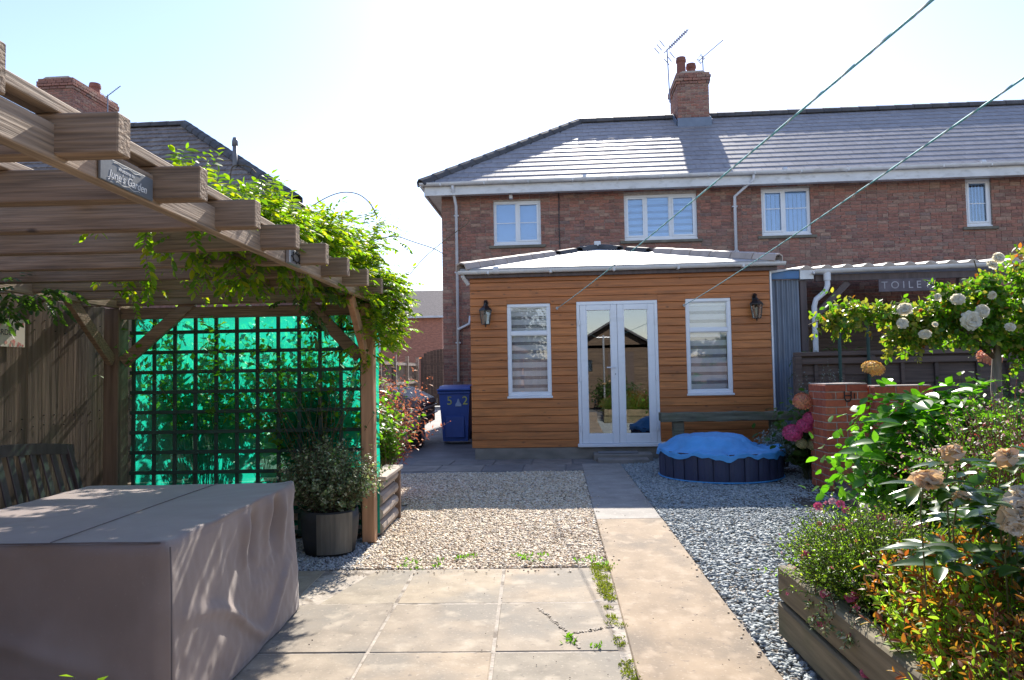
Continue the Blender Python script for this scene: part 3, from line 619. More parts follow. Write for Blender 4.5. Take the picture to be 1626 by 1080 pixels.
g_ = MB(); gutter(g_, (EX-.02, EY, 5.56), (HX1, EY, 5.56), .065); gutter(g_, (EX-.0, EY+.06, 5.56), (EX-.0, 22.6, 5.56), .065)
gut = g_.build('gutter', M['gutter'], house)
for x in np.arange(-2.6, 13, .98): put('bracket', bmesh_box(.03, .15, .045, .004, M['gutter']), gut, (x, EY+.01, 5.515))
for x in (.6, 4.9, 9.0): MB().tube([(x-.04, EY, 5.56), (x+.04, EY, 5.56)], .071, 12).build('union', M['gutter'], gut)
MB().tube([(-2.33, 15.44, 5.52), (-2.33, 15.44, 5.42), (-2.31, 15.80, 5.12), (-2.31, 15.82, 1.12)], .034, 10).build('downpipe', M['pipe'], house, smooth=True)
MB().tube([(4.25, 15.44, 5.52), (4.25, 15.46, 5.40), (3.92, 15.80, 5.12), (3.92, 15.82, 3.3)], .034, 10).build('downpipe', M['pipe'], house, smooth=True)
for x, zz in ((-2.31, (4.9, 3.6, 2.0)), (3.92, (4.9, 3.9))):
    for q in zz: put('pipe_clip', bmesh_box(.11, .09, .03, .004, M['pipe']), house, (x, 15.84, q))
MB().tube([(-2.31, 15.80, 2.30), (-2.05, 15.80, 2.42), (-2.03, 15.84, 2.60)], .03, 8).build('waste_pipe', M['pipe'], house, smooth=True)
MB().tube([(.03, HY-.02, 5.4), (.02, HY-.02, 4.6), (.04, HY-.02, 3.6)], .011, 5).build('cable', M['black'], house)
MB().tube([(-1.05, 15.78, 5.36), (-1.05, 15.74, 5.26)], .03, 8).box(-1.09, -1.01, 15.66, 15.78, 5.22, 5.30, .01).build('security_light', M['gutter'], house)
# windows
def window(parent, x0, x1, z0, z1, y, lights, name='window', fr=.055, hbar=None, transom=None, glass='glassu', blind=None, depth=.07, room=.0, sillw=.06, openers=()):
    f = MB(); a = .012
    f.box(x0, x1, y, y+depth, z0, z0+fr, .006); f.box(x0, x1, y, y+depth, z1-fr, z1, .006)
    f.box(x0, x0+fr, y+.001, y+depth-.001, z0+fr, z1-fr); f.box(x1-fr, x1, y+.001, y+depth-.001, z0+fr, z1-fr)
    root = f.build(name, M['upvc'], parent)
    xs_ = [x0+fr]+[x0+(x1-x0)*t for t in lights]+[x1-fr]
    for t in lights: xm = x0+(x1-x0)*t; MB().box(xm-.03, xm+.03, y+.002, y+depth-.002, z0+fr, z1-fr, .005).build('mullion', M['upvc'], root)
    for i in range(len(xs_)-1):
        a0 = xs_[i]+(.03 if i else 0); a1 = xs_[i+1]-(.03 if i < len(xs_)-2 else 0); zz = [(z0+fr, z1-fr)]
        if transom: zz = [(z0+fr, transom-.028), (transom+.028, z1-fr)]
        for (c, d) in zz:
            sw = .038 if i in openers else .012; s_ = MB(); yo = y-.012 if i in openers else y+.018
            s_.box(a0, a1, yo, yo+.03, c, c+sw, .003).box(a0, a1, yo, yo+.03, d-sw, d, .003).box(a0, a0+sw, yo+.001, yo+.029, c+sw, d-sw).box(a1-sw, a1, yo+.001, yo+.029, c+sw, d-sw)
            s_.build('sash', M['upvc'], root)
            MB().box(a0+sw, a1-sw, y+.028, y+.032, c+sw, d-sw).build('pane', M[glass], root)
            if hbar: MB().box(a0+sw, a1-sw, y+.020, y+.026, hbar-.009, hbar+.009).build('glazing_bar', M['upvc'], root)
    if transom: MB().box(x0+fr, x1-fr, y+.0015, y+depth-.0015, transom-.028, transom+.028, .004).build('transom', M['upvc'], root)
    if blind == 'zebra' or blind == 'zebra2':
        step = .132 if blind == 'zebra' else .15; bm_ = [MB(), MB()]; z = z1-fr-.05; k = 0
        while z > z0+fr:
            h = step*(.62 if k % 2 == 0 else .38); zz = max(z-h, z0+fr); bm_[k % 2].box(x0+fr+.006, x1-fr-.006, y+.10, y+.103, zz, z); z -= h; k += 1
        if bm_[0].n: bm_[0].build('blind', M['blindL'], root)
        if bm_[1].n: bm_[1].build('sheer_band', M['blindD'], root)
        MB().box(x0+fr, x1-fr, y+.075, y+.125, z1-fr-.06, z1-fr-.002, .006).build('blind_rail', M['upvc'], root)
    elif blind == 'plain':
        MB().box(x0+fr+.005, x1-fr-.005, y+.10, y+.103, z0+fr, z1-fr).build('blind', M['blindV'], root)
    elif blind in ('vertical', 'bars'):
        x = x0+fr+.02; wv = .075 if blind == 'vertical' else .022; st = .095 if blind == 'vertical' else .07; bvm = MB()
        while x < x1-fr-.02:
            if blind == 'bars': bvm.box(x, x+wv, y+.10, y+.104, z0+fr, z1-fr)
            else: bvm.obox((x+wv/2, y+.11+rng.normal(0, .004), z0+fr), (x+wv/2, y+.11, z1-fr), wv, .003, up=(.25, 1, 0))
            x += st
        bvm.build('blind', M['blindV'], root)
        MB().box(x0+fr, x1-fr, y+.08, y+.13, z1-fr-.05, z1-fr-.003, .006).build('blind_rail', M['upvc'], root)
    MB().box(x0-.015, x1+.015, y-.045, y+.03, z0-.035, z0-.001, .006).build('window_sill', M['upvc'], root)
    return root
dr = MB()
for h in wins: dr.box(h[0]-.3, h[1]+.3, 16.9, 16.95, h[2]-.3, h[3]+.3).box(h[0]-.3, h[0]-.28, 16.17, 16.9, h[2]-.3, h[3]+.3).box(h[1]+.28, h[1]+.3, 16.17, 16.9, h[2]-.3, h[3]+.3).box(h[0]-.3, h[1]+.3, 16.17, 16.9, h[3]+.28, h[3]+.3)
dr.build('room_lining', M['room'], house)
window(house, *wins[0], HY+.05, [.5], hbar=4.72, blind='plain', openers=(1,))
window(house, *wins[1], HY+.05, [.30, .64], blind='zebra2', openers=(0, 2))
window(house, *wins[2], HY+.05, [.47], hbar=4.85, blind='vertical', openers=(0,))
window(house, *wins[3], HY+.05, [], hbar=4.82, blind='bars', openers=(0,))
for h in wins: MB().box(h[0]-.10, h[1]+.10, HY-.06, HY+.045, h[2]-.10, h[2]-.037, .008).build('stone_sill', M['sill'], house)
# chimney
def chimney(parent, x0, x1, y0, y1, z0, z1, pots, brick='brick', name='chimney', corb=3):
    c_ = MB().box(x0+.012, x1-.012, y0+.012, y1-.012, z0, z1-.01).build(name, M['mortar'], parent)
    n = int((z1-z0)/.075); bl = []
    for r_ in range(n):
        z = z1-(r_+1)*.075; e = .055 if r_ in (1, 2) else (.028 if r_ in (0, 3) else 0)
        for side in (0, 1):
            L0, L1 = (x0-e, x1+e) if side == 0 else (y0-e+.10, y1+e); s_ = L0-(.1125 if (r_+side) % 2 else 0)
            while s_ < L1:
                a, b = max(s_, L0), min(s_+.215, L1)
                if b-a > .03:
                    if side == 0: bl.append((a, b, y0-e, y0-e+.1, z, z+.065)); bl.append((a, b, y1+e-.1, y1+e, z, z+.065))
                    else: bl.append((x0-e, x0-e+.1, a, min(b, y1+e-.1-.004), z, z+.065)); bl.append((x1+e-.1, x1+e, a, min(b, y1+e-.1-.004), z, z+.065))
                s_ += .225
    bl = [b for b in bl if b[3]-b[2] > .03]
    pieces('brick', bl, M[brick], c_, c=.005, key=lambda b: b[2], limit=300, rest='brickwork')
    MB().prism([(x0+.03, z1-.01), (x1-.03, z1-.01), (x1-.15, z1+.06), (x0+.15, z1+.06)], 1, y0+.03, y1-.03).build('flaunching', M['mortar'], c_)
    for (px, py, r, h) in pots:
        MB().lathe([(r*1.05, 0), (r*.98, .05), (r*.92, h*.5), (r*.9, h-.14), (r*1.08, h-.12), (r*1.1, h-.06), (r*1.0, h-.05), (r*1.0, h), (r*.82, h), (r*.8, h-.12)], (px, py, z1+.03), 18).build('chimney_pot', M['pot'], c_, smooth=False)
    return c_
ch = chimney(house, 3.22, 4.04, 18.6, 19.8, 7.72, 9.14, [(3.37, 18.8, .125, .46), (3.66, 18.95, .125, .34), (3.88, 19.1, .085, .14)])
MB().box(3.19, 4.07, 18.5, 18.588, 7.66, 7.90, .006).obox((3.17, 18.58, 7.78), (3.17, 19.2, 8.19), .02, .16).obox((4.09, 18.58, 7.78), (4.09, 19.2, 8.19), .02, .16).build('flashing', M['lead'], ch)

def aerial(label, base, top, boomdir, boomlen, kind, strap=None, rot=HR):
    t = thing('tv_aerial', label, 'aerial', base, rot)
    MB().tube([base, top], .016, 6).build('mast', M['alu'], t)
    p = np.array(top, float)-[0, 0, .03]; d = np.array(boomdir, float); d /= np.linalg.norm(d); s_ = np.cross(d, (0, 0, 1.)); s_ /= np.linalg.norm(s_); u = np.cross(s_, d)
    b = MB().tube([p-d*.12, p+d*boomlen], .012, 5); bo = b.build('boom', M['alu'], t)
    e = MB()
    for k in range(11 if kind == 'yagi' else 5):
        c_ = p+d*(.1+k*(boomlen-.12)/(11 if kind == 'yagi' else 5)); h = .085 if kind == 'yagi' else .05
        if kind == 'yagi':
            e.obox(c_-s_*h-u*h*.5, c_+s_*h+u*h*.5, .014, .014); e.obox(c_-s_*h+u*h*.5, c_+s_*h-u*h*.5, .014, .014)
        else: e.obox(c_-s_*h, c_+s_*h, .008, .008)
    e.build('directors', M['alu'], t)
    if kind == 'yagi':
        r_ = MB()
        for sg in (-1, 1):
            for q in (-.18, .02, .24):
                c0 = p+s_*q-d*.12; r_.obox(c0+u*sg*.09, c0+u*sg*.30-d*.08*0+s_*(.03*sg), .012, .02)
        r_.build('reflector', M['alu'], t)
    else:
        r_ = MB(); c0 = p-d*.06
        for q in (-.11, .11): r_.obox(c0+s_*q+u*.07, c0+s_*q-u*.07, .008, .012)
        for q in (-.07, .07): r_.obox(c0-s_*.16+u*q, c0+s_*.16+u*q, .01, .008)
        for q in (-.16, .16): r_.obox(c0+s_*q+u*.1, c0+s_*q-u*.1, .01, .01)
        r_.build('reflector', M['alu'], t)
    return t
aerial('large spiky television aerial strapped to the left side of the terrace chimney', (3.02, 18.6, 8.35), (2.98, 18.6, 9.80), (.62, .12, .62), .85, 'yagi')
aerial('small thin television aerial on the right side of the terrace chimney', (3.93, 18.7, 9.14), (3.92, 18.7, 9.60), (.78, .1, .66), .75, 'small')

#@@EXT
# ------------------------------------------------------------------ timber extension
ext = thing('garden_room', 'orange stained timber clad extension with white windows and low hipped roof', 'extension', (.9, 13.2, 0), HR)
X0, X1, Y0, ZB, ZT = -1.376, 3.135, 10.75, .17, 2.84
ewins = [(-.81, -.147, .95, 2.357), (1.887, 2.556, .95, 2.375)]; door = (.25, 1.467, .17, 2.367)
holes = ewins+[door]
w = MB(); wall_cells(w, X0+.02, X1-.02, ZB, ZT, Y0+.03, Y0+.17, holes); w.box(X0+.02, X0+.15, Y0+.17, HY-.006, ZB, ZT); w.box(X1-.15, X1-.02, Y0+.17, HY-.006, ZB, ZT)
ewall = w.build('wall', M['clad'], ext)
nb = 22; bh = (ZT-.02-ZB)/nb
for r_ in range(nb):
    z0 = ZB+r_*bh; z1 = z0+bh-.004; segs = [(X0, X1)]
    for h in holes:
        if z1 > h[2] and z0 < h[3]:
            ns = []
            for p, q in segs:
                if q <= h[0] or p >= h[1]: ns.append((p, q))
                else: ns += [(p, h[0]-.004), (h[1]+.004, q)]
            segs = ns
    extra = []
    for h in holes:
        if z0 < h[3] < z1-.008: extra.append((h[0]-.003, h[1]+.003, h[3]+.003, z1))
        if z0+.008 < h[2] < z1: extra.append((h[0]-.003, h[1]+.003, z0, h[2]-.036))
    for p, q, za, zb in extra:
        if zb-za > .008: put('cladding_board', MB().box(-(q-p)/2, (q-p)/2, Y0+.002, Y0+.024, za, zb, .002).mesh('cladding_board', M['clad']), ewall, ((p+q)/2, 0, 0))
    for p, q in segs:
        if q-p < .02: continue
        L_ = q-p
        pr = [(Y0+.024, z0), (Y0+.004, z0), (Y0, z0+.005), (Y0+.001, z1-.009), (Y0+.008, z1-.002), (Y0+.024, z1)]
        o = MB().prism(pr, 0, -L_/2, L_/2).mesh('cladding_board', M['clad']); put('cladding_board', o, ewall, ((p+q)/2, 0, 0))
sbm = MB()
for r_ in range(nb):
    z0 = ZB+r_*bh; sbm.box(X0-.004, X0+.018, Y0+.03, HY-.01, z0, z0+bh-.006, .003).box(X1-.018, X1+.004, Y0+.03, HY-.01, z0, z0+bh-.006, .003)
sbm.build('side_cladding', M['clad'], ewall, kind='stuff')
MB().box(X0+.04, X1-.04, Y0+.015, HY-.008, -.05, ZB-.003, .004).build('plinth', M['plinth'], ext)
MB().box(X1+.006, X1+.03, Y0-.012, Y0+.03, .2, ZT-.03, .003).build('corner_trim', M['upvc'], ext)
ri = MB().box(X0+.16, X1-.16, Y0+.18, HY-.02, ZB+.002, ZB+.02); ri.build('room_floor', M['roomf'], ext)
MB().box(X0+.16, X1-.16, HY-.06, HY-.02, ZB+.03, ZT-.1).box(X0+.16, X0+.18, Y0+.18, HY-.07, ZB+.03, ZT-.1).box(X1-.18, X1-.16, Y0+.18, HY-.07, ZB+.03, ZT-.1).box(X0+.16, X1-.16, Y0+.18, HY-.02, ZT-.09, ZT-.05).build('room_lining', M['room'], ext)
for h, zt in zip(ewins, (1.905, 1.90)): window(ext, *h, Y0+.012, [], transom=zt, blind='zebra', glass='glass', fr=.05)
# french doors
dx0, dx1, dz0, dz1 = door; yd = Y0-.004
df = MB().box(dx0, dx0+.05, yd, yd+.07, dz0+.05, dz1-.05, .005).box(dx1-.05, dx1, yd, yd+.07, dz0+.05, dz1-.05, .005).box(dx0, dx1, yd-.001, yd+.071, dz1-.05, dz1, .005).box(dx0-.02, dx1+.02, yd-.05, yd+.07, dz0+.0, dz0+.05, .006)
dfr = df.build('door_frame', M['upvc'], ext)
xm = (dx0+dx1)/2
for k, (a, b) in enumerate(((dx0+.052, xm-.002), (xm+.002, dx1-.052))):
    st = .093; c, d = dz0+.053, dz1-.053; L_ = MB(); yy = yd-.012
    L_.box(a, a+st, yy, yy+.06, c, d, .006).box(b-st, b, yy, yy+.06, c, d, .006).box(a+st, b-st, yy+.001, yy+.059, c, c+.145, .006).box(a+st, b-st, yy+.001, yy+.059, d-.085, d, .006)
    for (p, q, r, s_) in ((a+st, a+st+.012, c+.145, d-.085), (b-st-.012, b-st, c+.145, d-.085)): L_.box(p, q, yy+.008, yy+.05, r, s_)
    lf = L_.build('door', M['upvc'], dfr)
    MB().box(a+st-.004, b-st+.004, yy+.026, yy+.034, c+.14, d-.08).build('pane', M['door_glass'], lf)
    if k == 0:
        hx = b-.04; MB().box(hx-.016, hx+.016, yy-.010, yy-.001, 1.20, 1.42, .004).tube([(hx, yy-.005, 1.36), (hx, yy-.045, 1.36), (hx-.05, yy-.052, 1.362), (hx-.13, yy-.05, 1.36)], .0095, 8).build('handle', M['upvc'], lf)
        MB().tube([(hx, yy-.012, 1.26), (hx, yy-.008, 1.26)], .008, 8).build('keyhole', M['black'], lf)
    for hz in (.45, 1.2, 2.05):
        hxx = a-.012 if k == 0 else b+.012; put('hinge', bmesh_box(.022, .022, .09, .004, M['upvc']), lf, (hxx, yy-.008, hz))
# roof of the extension: hips meet in a low apex
AP = (.72, 13.15, 3.60); ez = 2.90
er = MB(); ov = .13
P4 = [(X0-ov, Y0-ov, ez), (X1+ov, Y0-ov, ez), (X1+ov, HY-.01, ez), (X0-ov, HY-.01, ez)]
er.add(P4+[AP, (AP[0], HY-.01, AP[2])]+[(p[0], p[1], p[2]-.05) for p in P4], [(0, 1, 4), (1, 2, 5, 4), (3, 0, 4, 5), (2, 3, 5), (6, 7, 1, 0), (7, 8, 2, 1), (8, 9, 3, 2), (9, 6, 0, 3), (9, 8, 7, 6)])
eroof = er.build('roof', M['felt'], ext)
caps((X0-.12, Y0-.12, ez+.035), tuple(np.array(AP)*.62+np.array((X0-.12, Y0-.12, ez+.035))*.38), .30, .125, M['capt'], eroof, 'hip_tile', .55)
caps(tuple(np.array(AP)*.64+np.array((X0-.12, Y0-.12, ez+.035))*.36), (AP[0], AP[1], AP[2]+.03), .45, .10, M['ridge'], eroof, 'hip_tile', .5)
caps((X1+.12, Y0-.12, ez+.035), tuple(np.array(AP)*.62+np.array((X1+.12, Y0-.12, ez+.035))*.38), .36, .125, M['capt'], eroof, 'hip_tile', .55)
caps(tuple(np.array(AP)*.64+np.array((X1+.12, Y0-.12, ez+.035))*.36), (AP[0], AP[1], AP[2]+.03), .45, .10, M['ridge'], eroof, 'hip_tile', .5)
put('cap_block', bmesh_box(.12, .12, .10, .01, M['gutter']), eroof, (AP[0], AP[1]-.06, AP[2]+.06))
MB().box(X0-.1, X1+.1, Y0-.075, Y0-.045, 2.76, 2.845, .004).build('fascia', M['benchw'], ext)
gm = MB(); gutter(gm, (X0-.16, Y0-.13, 2.865), (X1+.2, Y0-.13, 2.875), .055); eg = gm.build('gutter', M['gutter'], ext)
for x in np.arange(X0+.3, X1, .95): put('bracket', bmesh_box(.035, .125, .04, .004, M['gutter']), eg, (x, Y0-.125, 2.825))
MB().tube([(X0+.38, Y0-.13, 2.867), (X0+.46, Y0-.13, 2.867)], .06, 12).build('union', M['gutter'], eg)
MB().tube([(X0-.1, Y0-.1, 2.80), (X0-.03, Y0+.02, 2.68)], .03, 8).build('outlet', M['gutter'], ext)
# steps and mat under the door
st_ = thing('door_step', 'low worn stone step with a dark mat below the french doors', 'step', (.86, 10.4, 0), HR)
MB().box(.45, 1.30, 10.38, 10.70, -.02, .10, .01).build('stone', M['flag'], st_); MB().box(.5, 1.22, 10.14, 10.375, -.02, .055, .01).build('lower_stone', M['flag'], st_)
MB().box(.52, 1.1, 10.43, 10.66, .102, .118, .004).build('mat', M['dgrey'], st_)
pl = thing('garden_plank', 'weathered plank lying at the foot of the wall beside the pool', 'plank', (1.5, 10.1, 0), HR)
MB().box(1.42, 2.05, 10.20, 10.42, 0, .13, .012).build('board', M['oldplank'], pl)
# lanterns
def lantern(x, label):
    t = thing('wall_lantern', label, 'wall lamp', (x, Y0-.10, 2.06), HR, 'lanterns on the timber wall')
    zc = 2.17; y = Y0-.11
    MB().box(x-.035, x+.035, Y0-.016, Y0-.004, 2.20, 2.40, .006).tube([(x, Y0-.016, 2.34), (x, Y0-.06, 2.385), (x, y, 2.37), (x, y, 2.33)], .012, 7).tube([(x, Y0-.02, 2.375), (x, Y0-.05, 2.41)], .03, 8).build('bracket', M['black'], t)
    MB().lathe([(.02, .19), (.035, .165), (.075, .13), (.10, .10), (.10, .09)], (x, y, zc-.005), 4).build('cap', M['black'], t)
    f = MB()
    for sx, sy in ((1, 0), (0, 1), (-1, 0), (0, -1)):
        f.obox((x+.088*sx, y+.088*sy, zc+.09), (x+.058*sx, y+.058*sy, zc-.12), .012, .012)
        f.obox((x+.088*sx, y+.088*sy, zc+.09), (x+.088*sy*1, y+.088*-sx, zc+.09), .010, .010); f.obox((x+.058*sx, y+.058*sy, zc-.12), (x+.058*sy, y-.058*sx, zc-.12), .010, .010)
    f.tube([(x, y, zc-.12), (x, y, zc-.165)], [.016, .006], 6); f.build('frame', M['black'], t)
    MB().lathe([(.056, -.118), (.085, .088)], (x, y, zc), 4).build('glass', M['lglass'], t)
    MB().lathe([(.012, -.10), (.02, -.06), (.03, -.01), (.022, .03), (.005, .05)], (x, y, zc), 10).build('bulb', M['white'], t, smooth=True)
lantern(-1.13, 'black glass lantern on the cladding, left of the left window')
lantern(2.905, 'black glass lantern on the cladding beside the corrugated sheet')
# bin
bn = thing('wheelie_bin', 'royal blue wheelie bin with number 5 beside the timber extension', 'bin', (-1.98, 13.4, 0), HR)
bx, by = -1.99, 13.35
V = []
for z, wd, dp in ((.05, .23, .25), (.35, .25, .28), (.94, .285, .33)): V += [(bx-wd, by-dp, z), (bx+wd, by-dp, z), (bx+wd, by+dp*.9, z), (bx-wd, by+dp*.9, z)]
F = [(3, 2, 1, 0), (8, 9, 10, 11)]+[(i*4+j, i*4+(j+1) % 4, i*4+4+(j+1) % 4, i*4+4+j) for i in range(2) for j in range(4)]
MB().add(V, F).build('body', M['blue'], bn)
MB().box(bx-.31, bx+.31, by-.36, by+.33, .93, .985, .012).build('rim', M['blue'], bn)
MB().box(bx-.315, bx+.315, by-.40, by+.34, .988, 1.03, .015).prism([(by-.34, 1.03), (by+.32, 1.03), (by+.30, 1.09), (by-.22, 1.075)], 0, bx-.29, bx+.29).build('lid', M['blue'], bn)
MB().box(bx-.18, bx+.18, by-.305, by-.285, .12, .52, .01).build('front_panel', M['blue'], bn)
for sx in (-1, 1): MB().tube([(bx+sx*.24, by+.28, .10), (bx+sx*.30, by+.28, .10)], .10, 14).build('wheel', M['rubber'], bn)
MB().tube([(bx-.2, by+.36, 1.0), (bx+.2, by+.36, 1.0)], .016, 6).build('handle', M['blue'], bn)
for s_, dx, mt, sz in (('5', -.09, 'yellow', .22), ('2', .20, 'yellow', .22)):
    o = put('number', text_mesh(s_, sz, M[mt], extrude=.002), bn, (bx+dx, by-.322, .80), euler=(R(94), 0, 0))
MB().prism([(bx+.02, .70), (bx+.13, .70), (bx+.13, .74), (bx+.10, .78), (bx+.085, .84), (bx+.065, .84), (bx+.05, .78), (bx+.02, .74)], 1, by-.335, by-.318).build('emblem', M['pale'], bn)

# log bench in front of the extension
lb = thing('plank_bench', 'rustic mossy plank bench on two stout posts behind the pool', 'bench', (2.3, 10.2, 0), HR)
V = []; n = 14
for i in range(n+1):
    x = 1.39+(3.28-1.39)*i/n; j = lambda: rng.normal(0, .006)
    V += [(x, 10.03+j(), .585+j()), (x, 10.34+j(), .585+j()), (x, 10.35+j(), .695+j()), (x, 10.02+j(), .70+j())]
MB().add(V, [(i*4+k, i*4+(k+1) % 4, i*4+4+(k+1) % 4, i*4+4+k) for i in range(n) for k in range(4)]+[(3, 2, 1, 0), (n*4, n*4+1, n*4+2, n*4+3)]).build('seat', M['oldplank'], lb)
for a, b in ((1.56, 1.71), (2.91, 3.07)): MB().box(a, b, 10.10, 10.26, -.01, .583, .012).build('leg', M['oldplank'], lb)
# small white dog ornament
dg = MB(); dx, dy, dz = 1.50, 10.30, .131
def capsule(m, a, b, ra, rb, n=8):
    a = np.array(a, float); b = np.array(b, float); d = (b-a)/np.linalg.norm(b-a); P = [a-d*ra*.95, a-d*ra*.6, a, b, b+d*rb*.6, b+d*rb*.95]; m.tube(P, [ra*.3, ra*.8, ra, rb, rb*.8, rb*.3], n)
capsule(dg, (dx-.05, dy, dz+.115), (dx+.05, dy+.02, dz+.115), .036, .034)
for ox, oy in ((-.05, -.018), (-.05, .02), (.05, 0), (.05, .038)): capsule(dg, (dx+ox, dy+oy, dz+.10), (dx+ox, dy+oy, dz+.012), .017, .013)
capsule(dg, (dx+.06, dy+.01, dz+.13), (dx+.09, dy+.0, dz+.175), .024, .024); capsule(dg, (dx+.09, dy-.005, dz+.18), (dx+.125, dy-.015, dz+.17), .027, .016)
capsule(dg, (dx+.085, dy-.02, dz+.20), (dx+.08, dy-.025, dz+.225), .010, .005); capsule(dg, (dx+.085, dy+.018, dz+.20), (dx+.08, dy+.02, dz+.225), .010, .005)
capsule(dg, (dx-.075, dy, dz+.13), (dx-.10, dy, dz+.165), .010, .006)
dgt = thing('dog_ornament', 'small white dog ornament standing between the door and the pool', 'ornament', (dx, dy, dz), HR)
o = dg.build('body', M['white'], dgt, smooth=True); rm = o.modifiers.new('r', 'REMESH'); rm.mode = 'VOXEL'; rm.voxel_size = .006; rm.use_smooth_shade = True

#@@POOL
# ------------------------------------------------------------------ paddling pool
pc = np.array([2.33, 8.87]); pr_ = .725
pool = thing('paddling_pool', 'round navy paddling pool covered with a bright blue sheet', 'pool', (pc[0], pc[1], 0))
npn = 26
core = MB().lathe([(pr_-.02, .0), (pr_-.02, .31)], (pc[0], pc[1], 0), 52).build('liner', M['poolb'], pool)
for k in range(npn):
    a0, a1 = 2*math.pi*(k+.04)/npn, 2*math.pi*(k+.96)/npn; V = []
    for z in (.012, .33):
        for i in range(5):
            a = a0+(a1-a0)*i/4; r = pr_+.014*math.sin(math.pi*i/4)**.5+(.006 if z > .1 else 0)+rng.normal(0, .001); V.append((pc[0]+r*math.cos(a), pc[1]+r*math.sin(a), z))
    for z in (.012, .33):
        for i in range(5): a = a0+(a1-a0)*i/4; V.append((pc[0]+(pr_-.018)*math.cos(a), pc[1]+(pr_-.018)*math.sin(a), z))
    F = [(i, i+1, 6+i, 5+i) for i in range(4)]+[(10+i, 15+i, 16+i, 11+i) for i in range(4)]+[(5+i, 6+i, 16+i, 15+i) for i in range(4)]+[(0, 5, 15, 10), (4, 14, 19, 9)]
    MB().add(V, F).build('wall_panel', M['poolb'], pool)
MB().tube([(pc[0]+(pr_+.02)*math.cos(a), pc[1]+(pr_+.02)*math.sin(a), .012) for a in np.linspace(0, 6.2832, 61)], .010, 6).build('base_hem', M['poolc'], pool)
V = []; F = []; nr, na = 26, 120
def cov(r, a):
    x = r*math.cos(a); y = r*math.sin(a)
    R_ = r/.755
    mx, my = x+.12, y-.02
    mound = .17*(1/(1+math.exp((math.hypot(mx/1.12, my)-.43)*22)))
    fold = (.017*math.sin(a*9+2*R_)+.012*math.sin(a*17+1.3)+.008*math.sin(a*31))*max(0, R_-.45)*1.9
    z = .335+mound+fold*.8+.006*math.sin(9*x+4*y)
    z += .012*nz3(x*7, y*7, 2)*min(1, R_*2)+.008*nz3(x*15, y*15, 4)
    if x > .25: z -= .01*math.sin(14*x)
    return z
for i in range(nr+1):
    R_ = i/nr
    for j in range(na):
        a = 2*math.pi*j/na
        if R_ <= .88:
            r = .755*R_/.88; z = cov(r, a)
        else:
            t = (R_-.88)/.12; r = .755+.012*t; z = cov(.755, a)-t*(.055+.009*math.sin(a*11+2*math.sin(a*3))+.007*math.sin(a*29+1)+.035*nz3(a*2.3, 1, 1))
            r += .008*math.sin(a*19)
        V.append((pc[0]+r*math.cos(a), pc[1]+r*math.sin(a), z))
for i in range(nr):
    for j in range(na): F.append((i*na+j, i*na+(j+1) % na, (i+1)*na+(j+1) % na, (i+1)*na+j))
put('cover', mesh_np('cover', np.array(V), np.array(F), M['poolc'], smooth=True), pool)

#@@LEANTO
# ------------------------------------------------------------------ lean-to on the right
lt = thing('lean_to_shelter', 'dark open lean-to with corrugated roof, white gutter and corrugated side sheet', 'shelter', (4, 12.5, 0), HR)
LY = 10.9
def corrug(x0, x1, fn, n, amp, wl, mat, name, parent, steps=2):
    """sheet whose waves run along x; fn(x,t)->(x,y,z)+offset dir handled by caller"""
V = []; F = []; nx = 90
for i in range(nx+1):
    x = 3.16+(3.62-3.16)*i/nx; y = LY+.02+.016*math.sin(i/nx*2*math.pi*6)
    V += [(x, y, 0), (x, y, 2.64), (x, y+.004, 0), (x, y+.004, 2.64)]
for i in range(nx): F += [(4*i, 4*i+4, 4*i+5, 4*i+1), (4*i+2, 4*i+3, 4*i+7, 4*i+6)]
put('side_sheet', mesh_np('side_sheet', np.array(V), np.array(F), M['corr'], smooth=True), lt)
MB().box(3.17, 3.61, LY-.05, LY, 2.645, 2.775, .006).build('blue_beam', M['bluep'], lt)
MB().box(3.612, 3.82, LY-.06, LY+.02, 2.63, 2.775, .006).build('end_block', M['steel'], lt)
MB().prism([(3.15, 2.78), (3.62, 2.778), (3.62, 2.80), (3.15, 2.73)], 1, LY-.09, LY+1).build('edge_strip', M['gutter'], lt)
V = []; F = []; nx = 360; ax0, ax1 = 3.62, 8.8
for i in range(nx+1):
    x = ax0+(ax1-ax0)*i/nx; w_ = .022*math.sin(i/nx*2*math.pi*(ax1-ax0)/.28)
    w_ = .03*max(-.35, math.sin(i/nx*2*math.pi*(ax1-ax0)/.30))
    V += [(x, LY-.12, 2.80+w_+.012*(x-3.6)), (x, 15.7, 3.25+w_)]
for i in range(nx): F.append((2*i, 2*i+2, 2*i+3, 2*i+1))
put('roof_sheet', mesh_np('roof_sheet', np.array(V), np.array(F), M['corrt']), lt)
gm = MB(); gutter(gm, (3.80, LY-.12, 2.765), (8.8, LY-.12, 2.825), .065); lg = gm.build('gutter', M['gutter'], lt)
MB().box(3.85, 8.8, LY-.03, LY+.02, 2.60, 2.70, .004).build('fascia', M['benchw'], lt)
MB().tube([(3.99, LY-.12, 2.72), (3.99, LY-.12, 2.52), (3.95, LY-.12, 2.43), (3.82, LY-.11, 2.32), (3.79, LY-.11, 2.22), (3.79, LY-.11, .1)], .04, 12).build('downpipe', M['pipe'], lt, smooth=True)
MB().tube([(3.99, LY-.12, 2.72), (3.99, LY-.12, 2.60)], .052, 12).build('pipe_socket', M['pipe'], lt)
for x in (3.68, 6.0, 8.6): MB().box(x-.05, x+.05, LY+.0, LY+.1, 0, 2.62, .006).build('post', M['benchw'], lt)
MB().obox((3.72, LY+.05, 1.95), (4.35, LY+.05, 2.58), .07, .09).build('brace', M['benchw'], lt)
bk = MB()
